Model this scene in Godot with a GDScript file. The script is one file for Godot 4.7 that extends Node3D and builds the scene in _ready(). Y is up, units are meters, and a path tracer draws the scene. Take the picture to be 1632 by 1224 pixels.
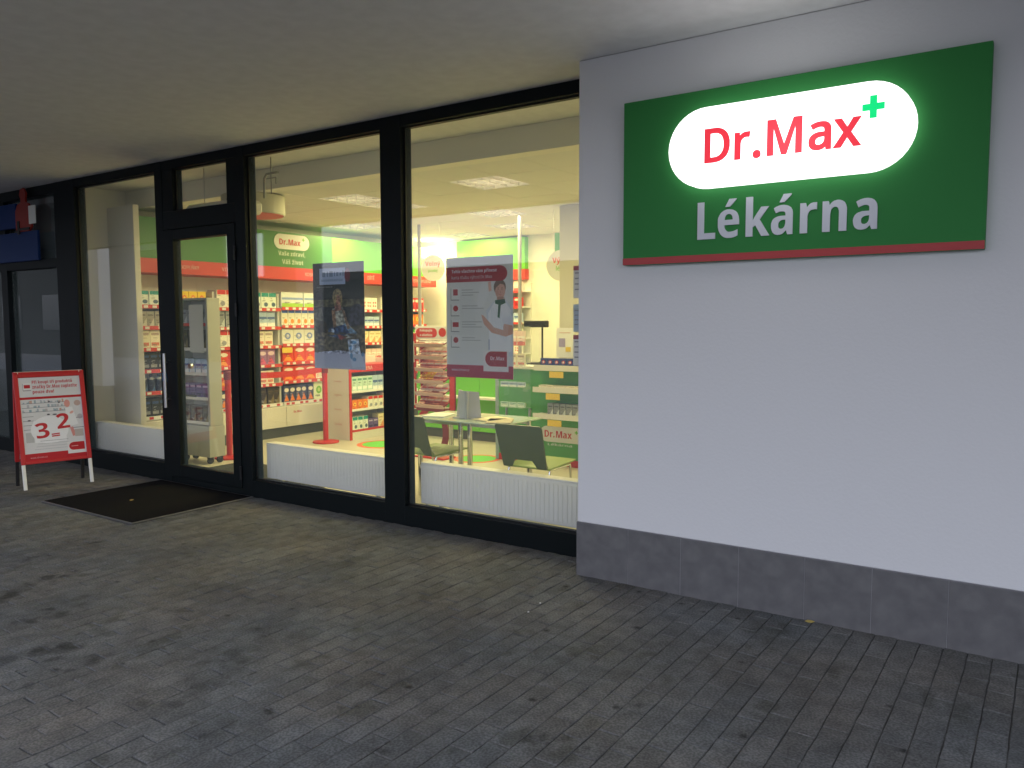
extends Node3D
# A pharmacy shop front under an arcade at dusk. y is up, metres; z = 0 is the outer face of the glazing, x = 0 the corner of the white wall.

var M := {}
var taken := {}
var rng := RandomNumberGenerator.new()
var regular: Font
var bold: Font
var pack_meshes := {}
var atlas: Material

# ---------------------------------------------------------------- materials
func pm(r: float, g: float, b: float, rough := 0.6, metal := 0.0, spec := 0.5) -> StandardMaterial3D:
	var m := StandardMaterial3D.new()
	m.albedo_color = Color(r, g, b).linear_to_srgb()
	m.roughness = rough
	m.metallic = metal
	m.metallic_specular = spec
	return m

func glow(r: float, g: float, b: float, e: float) -> StandardMaterial3D:
	var m := pm(r, g, b, 0.5)
	m.emission_enabled = true
	m.emission = Color(r, g, b).linear_to_srgb()
	m.emission_energy_multiplier = e
	return m

func pane_mat(a := 0.04) -> StandardMaterial3D:
	var m := StandardMaterial3D.new()
	m.transparency = BaseMaterial3D.TRANSPARENCY_ALPHA
	m.albedo_color = Color(0.8, 0.9, 0.87, a)
	m.roughness = 0.0
	return m

func noise_tex(freq: float, size := 512, octaves := 4, kind := FastNoiseLite.TYPE_SIMPLEX_SMOOTH, ramp: Gradient = null, sd := 1) -> NoiseTexture2D:
	var n := FastNoiseLite.new()
	n.noise_type = kind
	n.frequency = freq
	n.fractal_octaves = octaves
	n.seed = sd
	var t := NoiseTexture2D.new()
	t.width = size
	t.height = size
	t.seamless = true
	t.noise = n
	if ramp:
		t.color_ramp = ramp
	return t

func ramp2(a: float, b: float, tint := Color(1, 1, 1)) -> Gradient:
	var g := Gradient.new()
	g.set_color(0, Color(a * tint.r, a * tint.g, a * tint.b))
	g.set_color(1, Color(b * tint.r, b * tint.g, b * tint.b))
	return g

func relief(m: StandardMaterial3D, tex: Texture2D, cm: float, scale: float, world := true) -> StandardMaterial3D:
	m.heightmap_enabled = true
	m.heightmap_texture = tex
	m.heightmap_scale = cm
	m.uv1_triplanar = true
	m.uv1_world_triplanar = world
	m.uv1_scale = Vector3.ONE * scale
	return m

# ---------------------------------------------------------------- mesh helpers
func mb() -> SurfaceTool:
	var st := SurfaceTool.new()
	st.begin(Mesh.PRIMITIVE_TRIANGLES)
	st.set_smooth_group(-1)
	return st

func poly(st: SurfaceTool, p: Array, out: Vector3, uv: Array = []) -> void:
	var n: Vector3 = (p[2] - p[0]).cross(p[1] - p[0])
	if p.size() > 3:
		n += (p[3] - p[0]).cross(p[2] - p[0])
	var flip := n.dot(out) < 0.0
	for i in range(1, p.size() - 1):
		for k in ([0, i + 1, i] if flip else [0, i, i + 1]):
			st.set_uv(uv[k] if uv.size() else Vector2(p[k].x + p[k].z, -p[k].y))
			st.add_vertex(p[k])

func box(st: SurfaceTool, c: Vector3, s: Vector3, b := 0.0, t := Basis()) -> void:
	var h := s * 0.5
	st.set_smooth_group(-1)
	b = minf(b, minf(h.x, minf(h.y, h.z)) * 0.9)
	if b <= 0.0:
		for a in 3:
			for sg in [-1.0, 1.0]:
				var p := []
				for q in [[-1, -1], [1, -1], [1, 1], [-1, 1]]:
					var v := Vector3()
					v[a] = sg * h[a]
					v[(a + 1) % 3] = q[0] * h[(a + 1) % 3]
					v[(a + 2) % 3] = q[1] * h[(a + 2) % 3]
					p.append(c + t * v)
				var o := Vector3()
				o[a] = sg
				poly(st, p, t * o)
		return
	var corner := func(sx: float, sy: float, sz: float, ax: int) -> Vector3:
		var sgn := Vector3(sx, sy, sz)
		var v := Vector3()
		for k in 3:
			v[k] = sgn[k] * (h[k] if k == ax else h[k] - b)
		return c + t * v
	for a in 3:
		for sg in [-1.0, 1.0]:
			var p := []
			for q in [[-1, -1], [1, -1], [1, 1], [-1, 1]]:
				var s3 := Vector3()
				s3[a] = sg
				s3[(a + 1) % 3] = q[0]
				s3[(a + 2) % 3] = q[1]
				p.append(corner.call(s3.x, s3.y, s3.z, a))
			var o := Vector3()
			o[a] = sg
			poly(st, p, t * o)
	for a in 3:
		var u := (a + 1) % 3
		var w := (a + 2) % 3
		for su in [-1.0, 1.0]:
			for sw in [-1.0, 1.0]:
				var p := []
				for q in [[-1.0, u], [1.0, u], [1.0, w], [-1.0, w]]:
					var s3 := Vector3()
					s3[a] = q[0]
					s3[u] = su
					s3[w] = sw
					p.append(corner.call(s3.x, s3.y, s3.z, q[1]))
				var o := Vector3()
				o[u] = su
				o[w] = sw
				poly(st, p, t * o)
	for sx in [-1.0, 1.0]:
		for sy in [-1.0, 1.0]:
			for sz in [-1.0, 1.0]:
				poly(st, [corner.call(sx, sy, sz, 0), corner.call(sx, sy, sz, 1), corner.call(sx, sy, sz, 2)], t * Vector3(sx, sy, sz))

func span(st: SurfaceTool, lo: Vector3, hi: Vector3, b := 0.0) -> void:
	box(st, (lo + hi) * 0.5, (hi - lo).abs(), b)

func lathe(st: SurfaceTool, prof: Array, t := Transform3D(), n := 16) -> void:
	# prof: Vector2(radius, height) from bottom to top, turned about y
	for k in prof.size() - 1:
		var a: Vector2 = prof[k]
		var b: Vector2 = prof[k + 1]
		st.set_smooth_group(k + 1)
		for i in n:
			var f := TAU * i / n
			var g := TAU * (i + 1) / n
			var p := []
			for q in [[a, f], [b, f], [b, g], [a, g]]:
				p.append(t * Vector3(q[0].x * cos(q[1]), q[0].y, q[0].x * sin(q[1])))
			var m := (f + g) * 0.5
			var d := b - a
			var o := Vector3(cos(m) * d.y, -d.x, sin(m) * d.y)
			if a.x < 1e-5:
				p = [p[0], p[1], p[2]]
			elif b.x < 1e-5:
				p = [p[0], p[1], p[3]]
			poly(st, p, t.basis * o)
	st.set_smooth_group(-1)

func tube(st: SurfaceTool, a: Vector3, b: Vector3, r: float, n := 12, r2 := -1.0) -> void:
	var y := (b - a).normalized()
	var x := y.cross(Vector3(0, 0, 1) if absf(y.z) < 0.9 else Vector3(1, 0, 0)).normalized()
	var t := Transform3D(Basis(x, y, x.cross(y)), a)
	var l := a.distance_to(b)
	var q := r if r2 < 0.0 else r2
	lathe(st, [Vector2(0, 0), Vector2(r, 0), Vector2(q, l), Vector2(0, l)], t, n)

func path_tube(st: SurfaceTool, pts: Array, r: float, n := 10) -> void:
	for i in pts.size() - 1:
		tube(st, pts[i], pts[i + 1], r, n)

func prism(st: SurfaceTool, pts: PackedVector2Array, depth: float, t := Transform3D()) -> void:
	# an outline in xy with its front at z = 0 and its back at z = -depth
	st.set_smooth_group(-1)
	var idx := Geometry2D.triangulate_polygon(pts)
	for i in range(0, idx.size(), 3):
		var a := pts[idx[i]]
		var b := pts[idx[i + 1]]
		var c := pts[idx[i + 2]]
		poly(st, [t * Vector3(a.x, a.y, 0), t * Vector3(b.x, b.y, 0), t * Vector3(c.x, c.y, 0)], t.basis * Vector3(0, 0, 1))
		poly(st, [t * Vector3(a.x, a.y, -depth), t * Vector3(b.x, b.y, -depth), t * Vector3(c.x, c.y, -depth)], t.basis * Vector3(0, 0, -1))
	var cw := Geometry2D.is_polygon_clockwise(pts)
	for i in pts.size():
		var a := pts[i]
		var b := pts[(i + 1) % pts.size()]
		var o := Vector2(b.y - a.y, a.x - b.x) * (-1.0 if cw else 1.0)
		poly(st, [t * Vector3(a.x, a.y, 0), t * Vector3(b.x, b.y, 0), t * Vector3(b.x, b.y, -depth), t * Vector3(a.x, a.y, -depth)], t.basis * Vector3(o.x, o.y, 0))

func pill(w: float, h: float, n := 14, c := Vector2()) -> PackedVector2Array:
	var p := PackedVector2Array()
	var r := h * 0.5
	for s in [1.0, -1.0]:
		for i in n + 1:
			var a: float = -PI / 2 + PI * i / n
			p.append(c + Vector2(s * (w * 0.5 - r + r * cos(a)), s * r * sin(a)))
	return p

func disc(rx: float, ry: float, n := 32, c := Vector2()) -> PackedVector2Array:
	var p := PackedVector2Array()
	for i in n:
		p.append(c + Vector2(rx * cos(TAU * i / n), ry * sin(TAU * i / n)))
	return p

func sheet(st: SurfaceTool, w: float, h: float, t := Transform3D()) -> void:
	# printed face, UV 0..1 with the top of the picture up
	poly(st, [t * Vector3(-w / 2, h / 2, 0), t * Vector3(w / 2, h / 2, 0), t * Vector3(w / 2, -h / 2, 0), t * Vector3(-w / 2, -h / 2, 0)], t.basis * Vector3(0, 0, 1), [Vector2(0, 0), Vector2(1, 0), Vector2(1, 1), Vector2(0, 1)])

func put(called: String, st: SurfaceTool, m: Material, parent: Node = self) -> MeshInstance3D:
	st.generate_normals()
	return hang(called, st.commit(), m, parent)

func hang(called: String, mesh: Mesh, m: Material, parent: Node = self) -> MeshInstance3D:
	var o := MeshInstance3D.new()
	o.name = numbered(called) if parent == self else called
	o.mesh = mesh
	o.material_override = m
	parent.add_child(o, true)
	return o

func numbered(called: String) -> String:
	var n: int = taken.get(called, 0)
	taken[called] = n + 1
	return called if n == 0 else "%s_%03d" % [called, n]

func tag(o: Node, label: String, category: String, group := "", kind := "") -> Node:
	o.set_meta("label", label)
	o.set_meta("category", category)
	if group:
		o.set_meta("group", group)
	if kind:
		o.set_meta("kind", kind)
	return o

func thing(called: String, label: String, category: String, at := Vector3.ZERO, turn := 0.0, group := "", kind := "") -> Node3D:
	var o := Node3D.new()
	o.name = numbered(called)
	add_child(o)
	o.position = at
	o.rotation.y = turn
	tag(o, label, category, group, kind)
	return o

func one_box(called: String, lo: Vector3, hi: Vector3, m: Material, parent: Node = self, b := 0.0) -> MeshInstance3D:
	var st := mb()
	span(st, lo, hi, b)
	return put(called, st, m, parent)

func write(parent: Node, s: String, m: Material, at: Vector3, width: float, height := 0.0, turn := Basis(), align := -1.0, thick := 0.0015, font: Font = null, called := "lettering") -> MeshInstance3D:
	# width and height are those of the inked box; height 0 keeps the font's own proportion; at = bottom left (align -1) or bottom centre (0)
	var t := TextMesh.new()
	t.text = s
	t.font = font if font else bold
	t.font_size = 40
	t.pixel_size = 0.01
	t.curve_step = 4.0 if width < 0.5 else 1.0
	t.depth = 0.01
	t.horizontal_alignment = HORIZONTAL_ALIGNMENT_LEFT
	var b := t.get_aabb()
	var kx := width / maxf(b.size.x, 0.001)
	var ky := kx if height <= 0.0 else height / maxf(b.size.y, 0.001)
	var sc := Vector3(kx, ky, thick / 0.01)
	var o := hang(called, t, m, parent)
	var off := Vector3(-(b.position.x + (align + 1.0) * 0.5 * b.size.x) * kx, -b.position.y * ky, -b.position.z * sc.z)
	o.transform = Transform3D(turn * Basis.from_scale(sc), at + turn * off)
	return o

# ---------------------------------------------------------------- painting of flat print
func paint_ell(im: Image, cx: float, cy: float, rx: float, ry: float, c: Color, rot := 0.0) -> void:
	var R := int(maxf(rx, ry)) + 2
	var cr := cos(rot)
	var sr := sin(rot)
	for y in range(maxi(0, int(cy) - R), mini(im.get_height(), int(cy) + R + 1)):
		for x in range(maxi(0, int(cx) - R), mini(im.get_width(), int(cx) + R + 1)):
			var dx := x - cx
			var dy := y - cy
			var u := (dx * cr + dy * sr) / rx
			var v := (-dx * sr + dy * cr) / ry
			var d := (1.0 - sqrt(u * u + v * v)) * minf(rx, ry)
			if d > 0.0:
				im.set_pixel(x, y, im.get_pixel(x, y).lerp(Color(c.r, c.g, c.b), c.a * clampf(d / 1.5, 0.0, 1.0)))

func paint_poly(im: Image, p: Array, c: Color) -> void:
	var pts := PackedVector2Array(p)
	var lo := pts[0]
	var hi := pts[0]
	for q in pts:
		lo = lo.min(q)
		hi = hi.max(q)
	for y in range(maxi(0, int(lo.y)), mini(im.get_height(), int(hi.y) + 2)):
		for x in range(maxi(0, int(lo.x)), mini(im.get_width(), int(hi.x) + 2)):
			if Geometry2D.is_point_in_polygon(Vector2(x + 0.5, y + 0.5), pts):
				im.set_pixel(x, y, im.get_pixel(x, y).lerp(Color(c.r, c.g, c.b), c.a))

func paint_rect(im: Image, x: int, y: int, w: int, h: int, c: Color) -> void:
	im.fill_rect(Rect2i(x, y, w, h), c)

func soften(im: Image, k: float) -> Image:
	var s := im.get_size()
	im.resize(maxi(2, int(s.x * k)), maxi(2, int(s.y * k)), Image.INTERPOLATE_LANCZOS)
	im.resize(s.x, s.y, Image.INTERPOLATE_CUBIC)
	return im

func print_mat(im: Image, rough := 0.55, back := 0.0) -> StandardMaterial3D:
	var m := StandardMaterial3D.new()
	m.albedo_texture = ImageTexture.create_from_image(im)
	m.roughness = rough
	m.texture_repeat = false
	if back > 0.0:
		m.backlight_enabled = true
		m.backlight = Color(back, back, back).linear_to_srgb()
	return m

func grainy(im: Image, amount: float) -> void:
	for y in im.get_height():
		for x in im.get_width():
			var k := 1.0 + rng.randf_range(-amount, amount)
			var c := im.get_pixel(x, y)
			im.set_pixel(x, y, Color(c.r * k, c.g * k, c.b * k))

# The packs' prints: 8 x 4 cells of 64 x 96 pixels.
# [description, main colour, second colour, third colour, pattern]
var PACKS := [
	["white carton with lime base", Color(.88, .9, .9), Color(.62, .8, .25), Color(.55, .65, .85), 0],
	["white carton with blue top", Color(.9, .9, .84), Color(.15, .35, .75), Color(.95, .55, .12), 1],
	["white carton with blue emblem", Color(.87, .87, .84), Color(.4, .5, .78), Color(.85, .85, .9), 2],
	["orange red carton with white oval", Color(.88, .24, .1), Color(.95, .9, .85), Color(.95, .6, .2), 3],
	["cream and peach carton", Color(.94, .88, .72), Color(.93, .62, .4), Color(.8, .7, .5), 4],
	["pale green carton", Color(.75, .84, .55), Color(.93, .95, .85), Color(.4, .65, .3), 1],
	["white carton with red dots", Color(.93, .91, .88), Color(.8, .2, .25), Color(.3, .25, .3), 5],
	["small grey tin", Color(.6, .58, .55), Color(.82, .8, .76), Color(.4, .36, .36), 4],
	["violet packet", Color(.4, .32, .56), Color(.75, .68, .82), Color(.25, .2, .4), 6],
	["white packet with green leaf", Color(.9, .93, .82), Color(.42, .72, .2), Color(.75, .85, .5), 2],
	["navy orange carton with white oval", Color(.18, .22, .42), Color(.93, .9, .85), Color(.93, .5, .15), 3],
	["dark blue bottle", Color(.1, .14, .28), Color(.3, .42, .65), Color(.7, .72, .75), 4],
	["dark brown carton", Color(.2, .16, .13), Color(.5, .44, .3), Color(.35, .3, .2), 4],
	["pink and white carton", Color(.94, .82, .8), Color(.86, .4, .42), Color(.95, .92, .9), 0],
	["red carton", Color(.8, .14, .12), Color(.95, .85, .8), Color(.6, .08, .08), 3],
	["teal and white carton", Color(.9, .93, .9), Color(.15, .58, .56), Color(.3, .4, .5), 1],
	["yellow packet", Color(.94, .78, .15), Color(.9, .4, .12), Color(.98, .9, .5), 2],
	["ivory carton", Color(.93, .9, .83), Color(.7, .62, .6), Color(.85, .5, .45), 6],
	["bright green packet", Color(.3, .65, .18), Color(.9, .93, .7), Color(.9, .65, .15), 2],
	["pink and white sachet", Color(.88, .55, .52), Color(.95, .9, .86), Color(.7, .25, .25), 0],
	["blue and red carton", Color(.18, .24, .5), Color(.8, .18, .16), Color(.9, .9, .9), 2],
	["silver grey box", Color(.55, .57, .6), Color(.78, .8, .82), Color(.35, .38, .45), 4],
	["white carton with red top", Color(.93, .92, .89), Color(.82, .16, .16), Color(.6, .6, .65), 1],
	["orange packet", Color(.93, .5, .12), Color(.98, .85, .3), Color(.75, .25, .1), 2],
	["black and blue box", Color(.09, .1, .13), Color(.2, .3, .5), Color(.55, .55, .55), 6],
	["pale blue carton", Color(.7, .78, .88), Color(.93, .94, .95), Color(.3, .4, .65), 0],
	["purple and pink carton", Color(.6, .42, .6), Color(.92, .8, .85), Color(.85, .35, .5), 3],
	["mint leaflet", Color(.78, .88, .84), Color(.4, .6, .55), Color(.93, .95, .94), 6],
]

func paint_packs() -> void:
	var im := Image.create(512, 384, false, Image.FORMAT_RGB8)
	var r := RandomNumberGenerator.new()
	r.seed = 5
	for k in PACKS.size():
		var ox := (k % 8) * 64
		var oy := (k / 8) * 96
		var d = PACKS[k]
		var a: Color = d[1]
		var b: Color = d[2]
		var c: Color = d[3]
		paint_rect(im, ox, oy, 64, 96, a)
		match d[4]:
			0:
				paint_rect(im, ox, oy + 70, 64, 26, b)
				paint_rect(im, ox, oy + 34, 64, 14, c)
			1:
				paint_rect(im, ox, oy, 64, 26, b)
				paint_ell(im, ox + 40, oy + 72, 17, 14, c)
			2:
				paint_ell(im, ox + 32, oy + 46, 17, 21, b)
				paint_ell(im, ox + 32, oy + 46, 9, 12, c)
			3:
				paint_ell(im, ox + 32, oy + 26, 26, 13, b)
				paint_poly(im, [Vector2(ox + 6, oy + 90), Vector2(ox + 30, oy + 48), Vector2(ox + 58, oy + 90)], c)
			4:
				paint_poly(im, [Vector2(ox + 64, oy + 40), Vector2(ox + 64, oy + 96), Vector2(ox + 18, oy + 96)], b)
				paint_rect(im, ox + 8, oy + 20, 44, 10, c)
			5:
				for q in [[20, 40], [44, 40], [20, 66], [44, 66]]:
					paint_ell(im, ox + q[0], oy + q[1], 8, 8, b)
			6:
				paint_rect(im, ox + 8, oy + 14, 48, 14, b)
				paint_rect(im, ox + 8, oy + 66, 48, 18, c)
		for i in 5:
			paint_rect(im, ox + r.randi_range(8, 20), oy + r.randi_range(30, 88), r.randi_range(12, 30), r.randi_range(1, 3), a.darkened(0.45) if a.v > 0.5 else a.lightened(0.6))
		paint_rect(im, ox, oy, 5, 96, a)
		paint_rect(im, ox, oy + 90, 5, 6, b)
	atlas = print_mat(im, 0.38)

func pack_uv(k: int, u: float, v: float) -> Vector2:
	return Vector2(((k % 8) * 64 + 1.5 + u * 61.0) / 512.0, ((k / 8) * 96 + 1.5 + v * 93.0) / 384.0)

func pack_into(st: SurfaceTool, k: int, w: float, h: float, d: float, t: Transform3D) -> void:
	# front face towards +z at z = 0, standing on y = 0
	var lo := Vector3(-w / 2, 0, -d)
	var hi := Vector3(w / 2, h, 0)
	var plain := pack_uv(k, 0.02, 0.3)
	poly(st, [t * Vector3(lo.x, hi.y, 0), t * Vector3(hi.x, hi.y, 0), t * Vector3(hi.x, 0, 0), t * Vector3(lo.x, 0, 0)], t.basis * Vector3(0, 0, 1), [pack_uv(k, 0, 0), pack_uv(k, 1, 0), pack_uv(k, 1, 1), pack_uv(k, 0, 1)])
	for f in [[Vector3(lo.x, 0, 0), Vector3(lo.x, hi.y, 0), Vector3(lo.x, hi.y, -d), Vector3(lo.x, 0, -d), Vector3(-1, 0, 0)], [Vector3(hi.x, 0, 0), Vector3(hi.x, hi.y, 0), Vector3(hi.x, hi.y, -d), Vector3(hi.x, 0, -d), Vector3(1, 0, 0)], [Vector3(lo.x, hi.y, 0), Vector3(hi.x, hi.y, 0), Vector3(hi.x, hi.y, -d), Vector3(lo.x, hi.y, -d), Vector3(0, 1, 0)], [Vector3(lo.x, 0, 0), Vector3(hi.x, 0, 0), Vector3(hi.x, 0, -d), Vector3(lo.x, 0, -d), Vector3(0, -1, 0)], [Vector3(lo.x, 0, -d), Vector3(hi.x, 0, -d), Vector3(hi.x, h, -d), Vector3(lo.x, h, -d), Vector3(0, 0, -1)]]:
		poly(st, [t * f[0], t * f[1], t * f[2], t * f[3]], t.basis * f[4], [plain, plain, plain, plain])

func pack_mesh(k: int, w: float, h: float, d: float) -> Mesh:
	var key := [k, w, h, d]
	if not pack_meshes.has(key):
		var st := mb()
		if k == 11:
			var body := mb()
			lathe(body, [Vector2(0, 0), Vector2(w * 0.46, 0), Vector2(w * 0.46, h * 0.68), Vector2(w * 0.2, h * 0.82), Vector2(w * 0.2, h), Vector2(0, h)], Transform3D(Basis(), Vector3(0, 0, -w * 0.5)), 12)
			body.generate_normals()
			var arr := body.commit_to_arrays()
			var uv: PackedVector2Array = arr[Mesh.ARRAY_TEX_UV]
			var vs: PackedVector3Array = arr[Mesh.ARRAY_VERTEX]
			for i in uv.size():
				uv[i] = pack_uv(k, clampf(vs[i].x / w + 0.5, 0.02, 0.98), clampf(1.0 - vs[i].y / h, 0.02, 0.98))
			arr[Mesh.ARRAY_TEX_UV] = uv
			var am := ArrayMesh.new()
			am.add_surface_from_arrays(Mesh.PRIMITIVE_TRIANGLES, arr)
			pack_meshes[key] = am
			return am
		pack_into(st, k, w, h, d, Transform3D())
		st.generate_normals()
		pack_meshes[key] = st.commit()
	return pack_meshes[key]

const NTH := ["first", "second", "third", "fourth", "fifth", "sixth", "seventh", "eighth", "ninth", "tenth", "eleventh", "twelfth", "thirteenth", "fourteenth", "fifteenth"]

func pack(k: int, w: float, h: float, d: float, at: Vector3, turn: float, where: String, nth := "") -> MeshInstance3D:
	var kind: String = PACKS[k][0]
	var words := kind.split(" ")
	var last: String = "carton"
	for q in ["carton", "bottle", "tin", "packet", "sachet", "box", "leaflet"]:
		if q in words:
			last = q
	var o := hang("medicine_" + last if last != "leaflet" else "leaflet", pack_mesh(k, w, h, d), atlas)
	o.position = at
	o.rotation.y = turn + rng.randf_range(-0.04, 0.04)
	tag(o, kind + (", " + nth if nth else "") + ", " + where, last, kind + ", " + where)
	return o

# ---------------------------------------------------------------- the place
func _ready() -> void:
	rng.seed = 20151013
	var cam := Camera3D.new()
	cam.name = "camera"
	cam.fov = 51.215
	cam.near = 0.05
	cam.far = 600.0
	cam.position = Vector3(2.3912, 1.55, 4.5121)
	cam.rotation = Vector3(-0.07796, 0.59882, -0.00287)
	add_child(cam)
	cam.current = true
	var sky := ProceduralSkyMaterial.new()
	sky.sky_top_color = Color(0.66, 0.69, 0.775)
	sky.sky_horizon_color = Color(0.835, 0.845, 0.885)
	sky.sky_curve = 0.25
	sky.ground_bottom_color = Color(0.2, 0.2, 0.22)
	sky.ground_horizon_color = Color(0.45, 0.47, 0.5)
	sky.sky_energy_multiplier = 1.0
	var sk := Sky.new()
	sk.sky_material = sky
	var env := Environment.new()
	env.background_mode = Environment.BG_SKY
	env.sky = sk
	env.background_energy_multiplier = SKY
	env.tonemap_mode = Environment.TONE_MAPPER_LINEAR
	env.tonemap_exposure = EXPO
	env.sdfgi_enabled = true
	env.ssao_enabled = true
	env.ssil_enabled = true
	var we := WorldEnvironment.new()
	we.name = "world"
	we.environment = env
	add_child(we)
	var sun := DirectionalLight3D.new()
	sun.name = "overcast_sun"
	sun.light_energy = 0.15
	sun.light_angular_distance = 12.0
	sun.light_color = Color(1.0, 0.97, 0.93)
	sun.shadow_enabled = true
	sun.rotation_degrees = Vector3(-48, 160, 0)
	add_child(sun)
	regular = SystemFont.new()
	regular.font_names = PackedStringArray(["Droid Sans"])
	bold = SystemFont.new()
	bold.font_names = PackedStringArray(["Droid Sans"])
	bold.font_weight = 700
	paint_packs()
	materials()
	pavement()
	arcade()
	shop_shell()
	shop_front()
	neighbour()
	pharmacy_sign()
	ceiling_lights()
	shelving()
	fascia()
	left_things()
	middle_things()
	counters()
	seats()
	posters()
	street_board()
	small_outdoor_things()

const SKY := 1.0
const EXPO := 3.2
const LAMP := 0.98
const LAMP_COLOR := Color(1.0, 0.94, 0.645)

func materials() -> void:
	M.plaster = relief(pm(.78, .78, .78, .85, 0, .3), noise_tex(0.05, 512, 5), 0.06, 1.6)
	var g := Gradient.new()
	g.set_color(0, Color(.955, .955, .955))
	g.set_color(1, Color(1, 1, 1))
	M.soffit = relief(pm(.72, .72, .725, .9, 0, .2), noise_tex(0.2, 512, 4, FastNoiseLite.TYPE_SIMPLEX_SMOOTH, null, 4), 0.03, 1.6)
	M.soffit.albedo_texture = noise_tex(0.008, 512, 4, FastNoiseLite.TYPE_SIMPLEX_SMOOTH, g, 8)
	M.frame = pm(.0045, .0075, .0085, .5, 0, .28)
	M.frame_dark = pm(.003, .0035, .004, .5)
	M.glass = pane_mat()
	M.steel = pm(.62, .62, .62, .28, 1.0)
	M.chrome = pm(.7, .71, .72, .12, 1.0)
	M.white = pm(.72, .72, .70, .45)
	M.enamel = pm(.86, .85, .79, .35)
	M.cream = pm(.74, .72, .66, .5)
	M.wall_in = relief(pm(.76, .74, .68, .8, 0, .3), noise_tex(0.06, 256, 4, FastNoiseLite.TYPE_SIMPLEX_SMOOTH, null, 6), 0.05, 2.0)
	M.tile = relief(pm(.70, .69, .66, .9, 0, .2), noise_tex(0.15, 256, 4, FastNoiseLite.TYPE_SIMPLEX_SMOOTH, null, 9), 0.06, 3.0)
	M.gray_panel = pm(.42, .42, .38, .55)
	M.red = pm(.55, .022, .022, .4)
	M.red_fascia = pm(.62, .045, .04, .4)
	M.dark_red = pm(.20, .02, .025, .5)
	M.green = pm(.055, .21, .045, .4)
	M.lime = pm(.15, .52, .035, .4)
	M.sign_green = pm(.040, .235, .060, .5, 0, .25)
	M.black = pm(.012, .012, .013, .5)
	M.plinth_in = pm(.07, .075, .07, .6)
	M.paper = pm(.78, .77, .75, .7)
	M.thin_paper = pm(.80, .79, .77, .7)
	M.thin_paper.backlight_enabled = true
	M.thin_paper.backlight = Color(.8, .8, .8)
	M.grey_ink = pm(.25, .25, .27, .7)
	M.red_ink = pm(.55, .03, .05, .6)
	M.white_ink = pm(.8, .8, .8, .6)
	M.acrylic = pane_mat(0.03)
	M.chair = pm(.062, .088, .040, .45)
	M.table_glass = pm(.55, .68, .58, .12)
	M.yellow = pm(.80, .55, .06, .5)
	M.floor_in = relief(pm(.56, .53, .45, .38, 0, .5), noise_tex(0.04, 256, 3, FastNoiseLite.TYPE_SIMPLEX_SMOOTH, null, 7), 0.02, 2.0)
	M.fibre = relief(pm(.010, .010, .011, .95, 0, .2), noise_tex(0.35, 256, 3, FastNoiseLite.TYPE_SIMPLEX_SMOOTH, null, 3), 0.5, 4.0)
	M.fibre_in = relief(pm(.075, .075, .07, .95, 0, .2), noise_tex(0.35, 256, 3, FastNoiseLite.TYPE_SIMPLEX_SMOOTH, null, 3), 0.4, 4.0)
	M.plinth = relief(pm(.178, .175, .176, .7, 0, .35), noise_tex(0.12, 512, 4, FastNoiseLite.TYPE_SIMPLEX_SMOOTH, null, 12), 0.06, 2.2)
	var pg := Gradient.new()
	pg.set_color(0, Color(.86, .86, .87))
	pg.set_color(1, Color(1, 1, 1))
	M.plinth.albedo_texture = noise_tex(0.006, 512, 4, FastNoiseLite.TYPE_SIMPLEX_SMOOTH, pg, 13)

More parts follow.
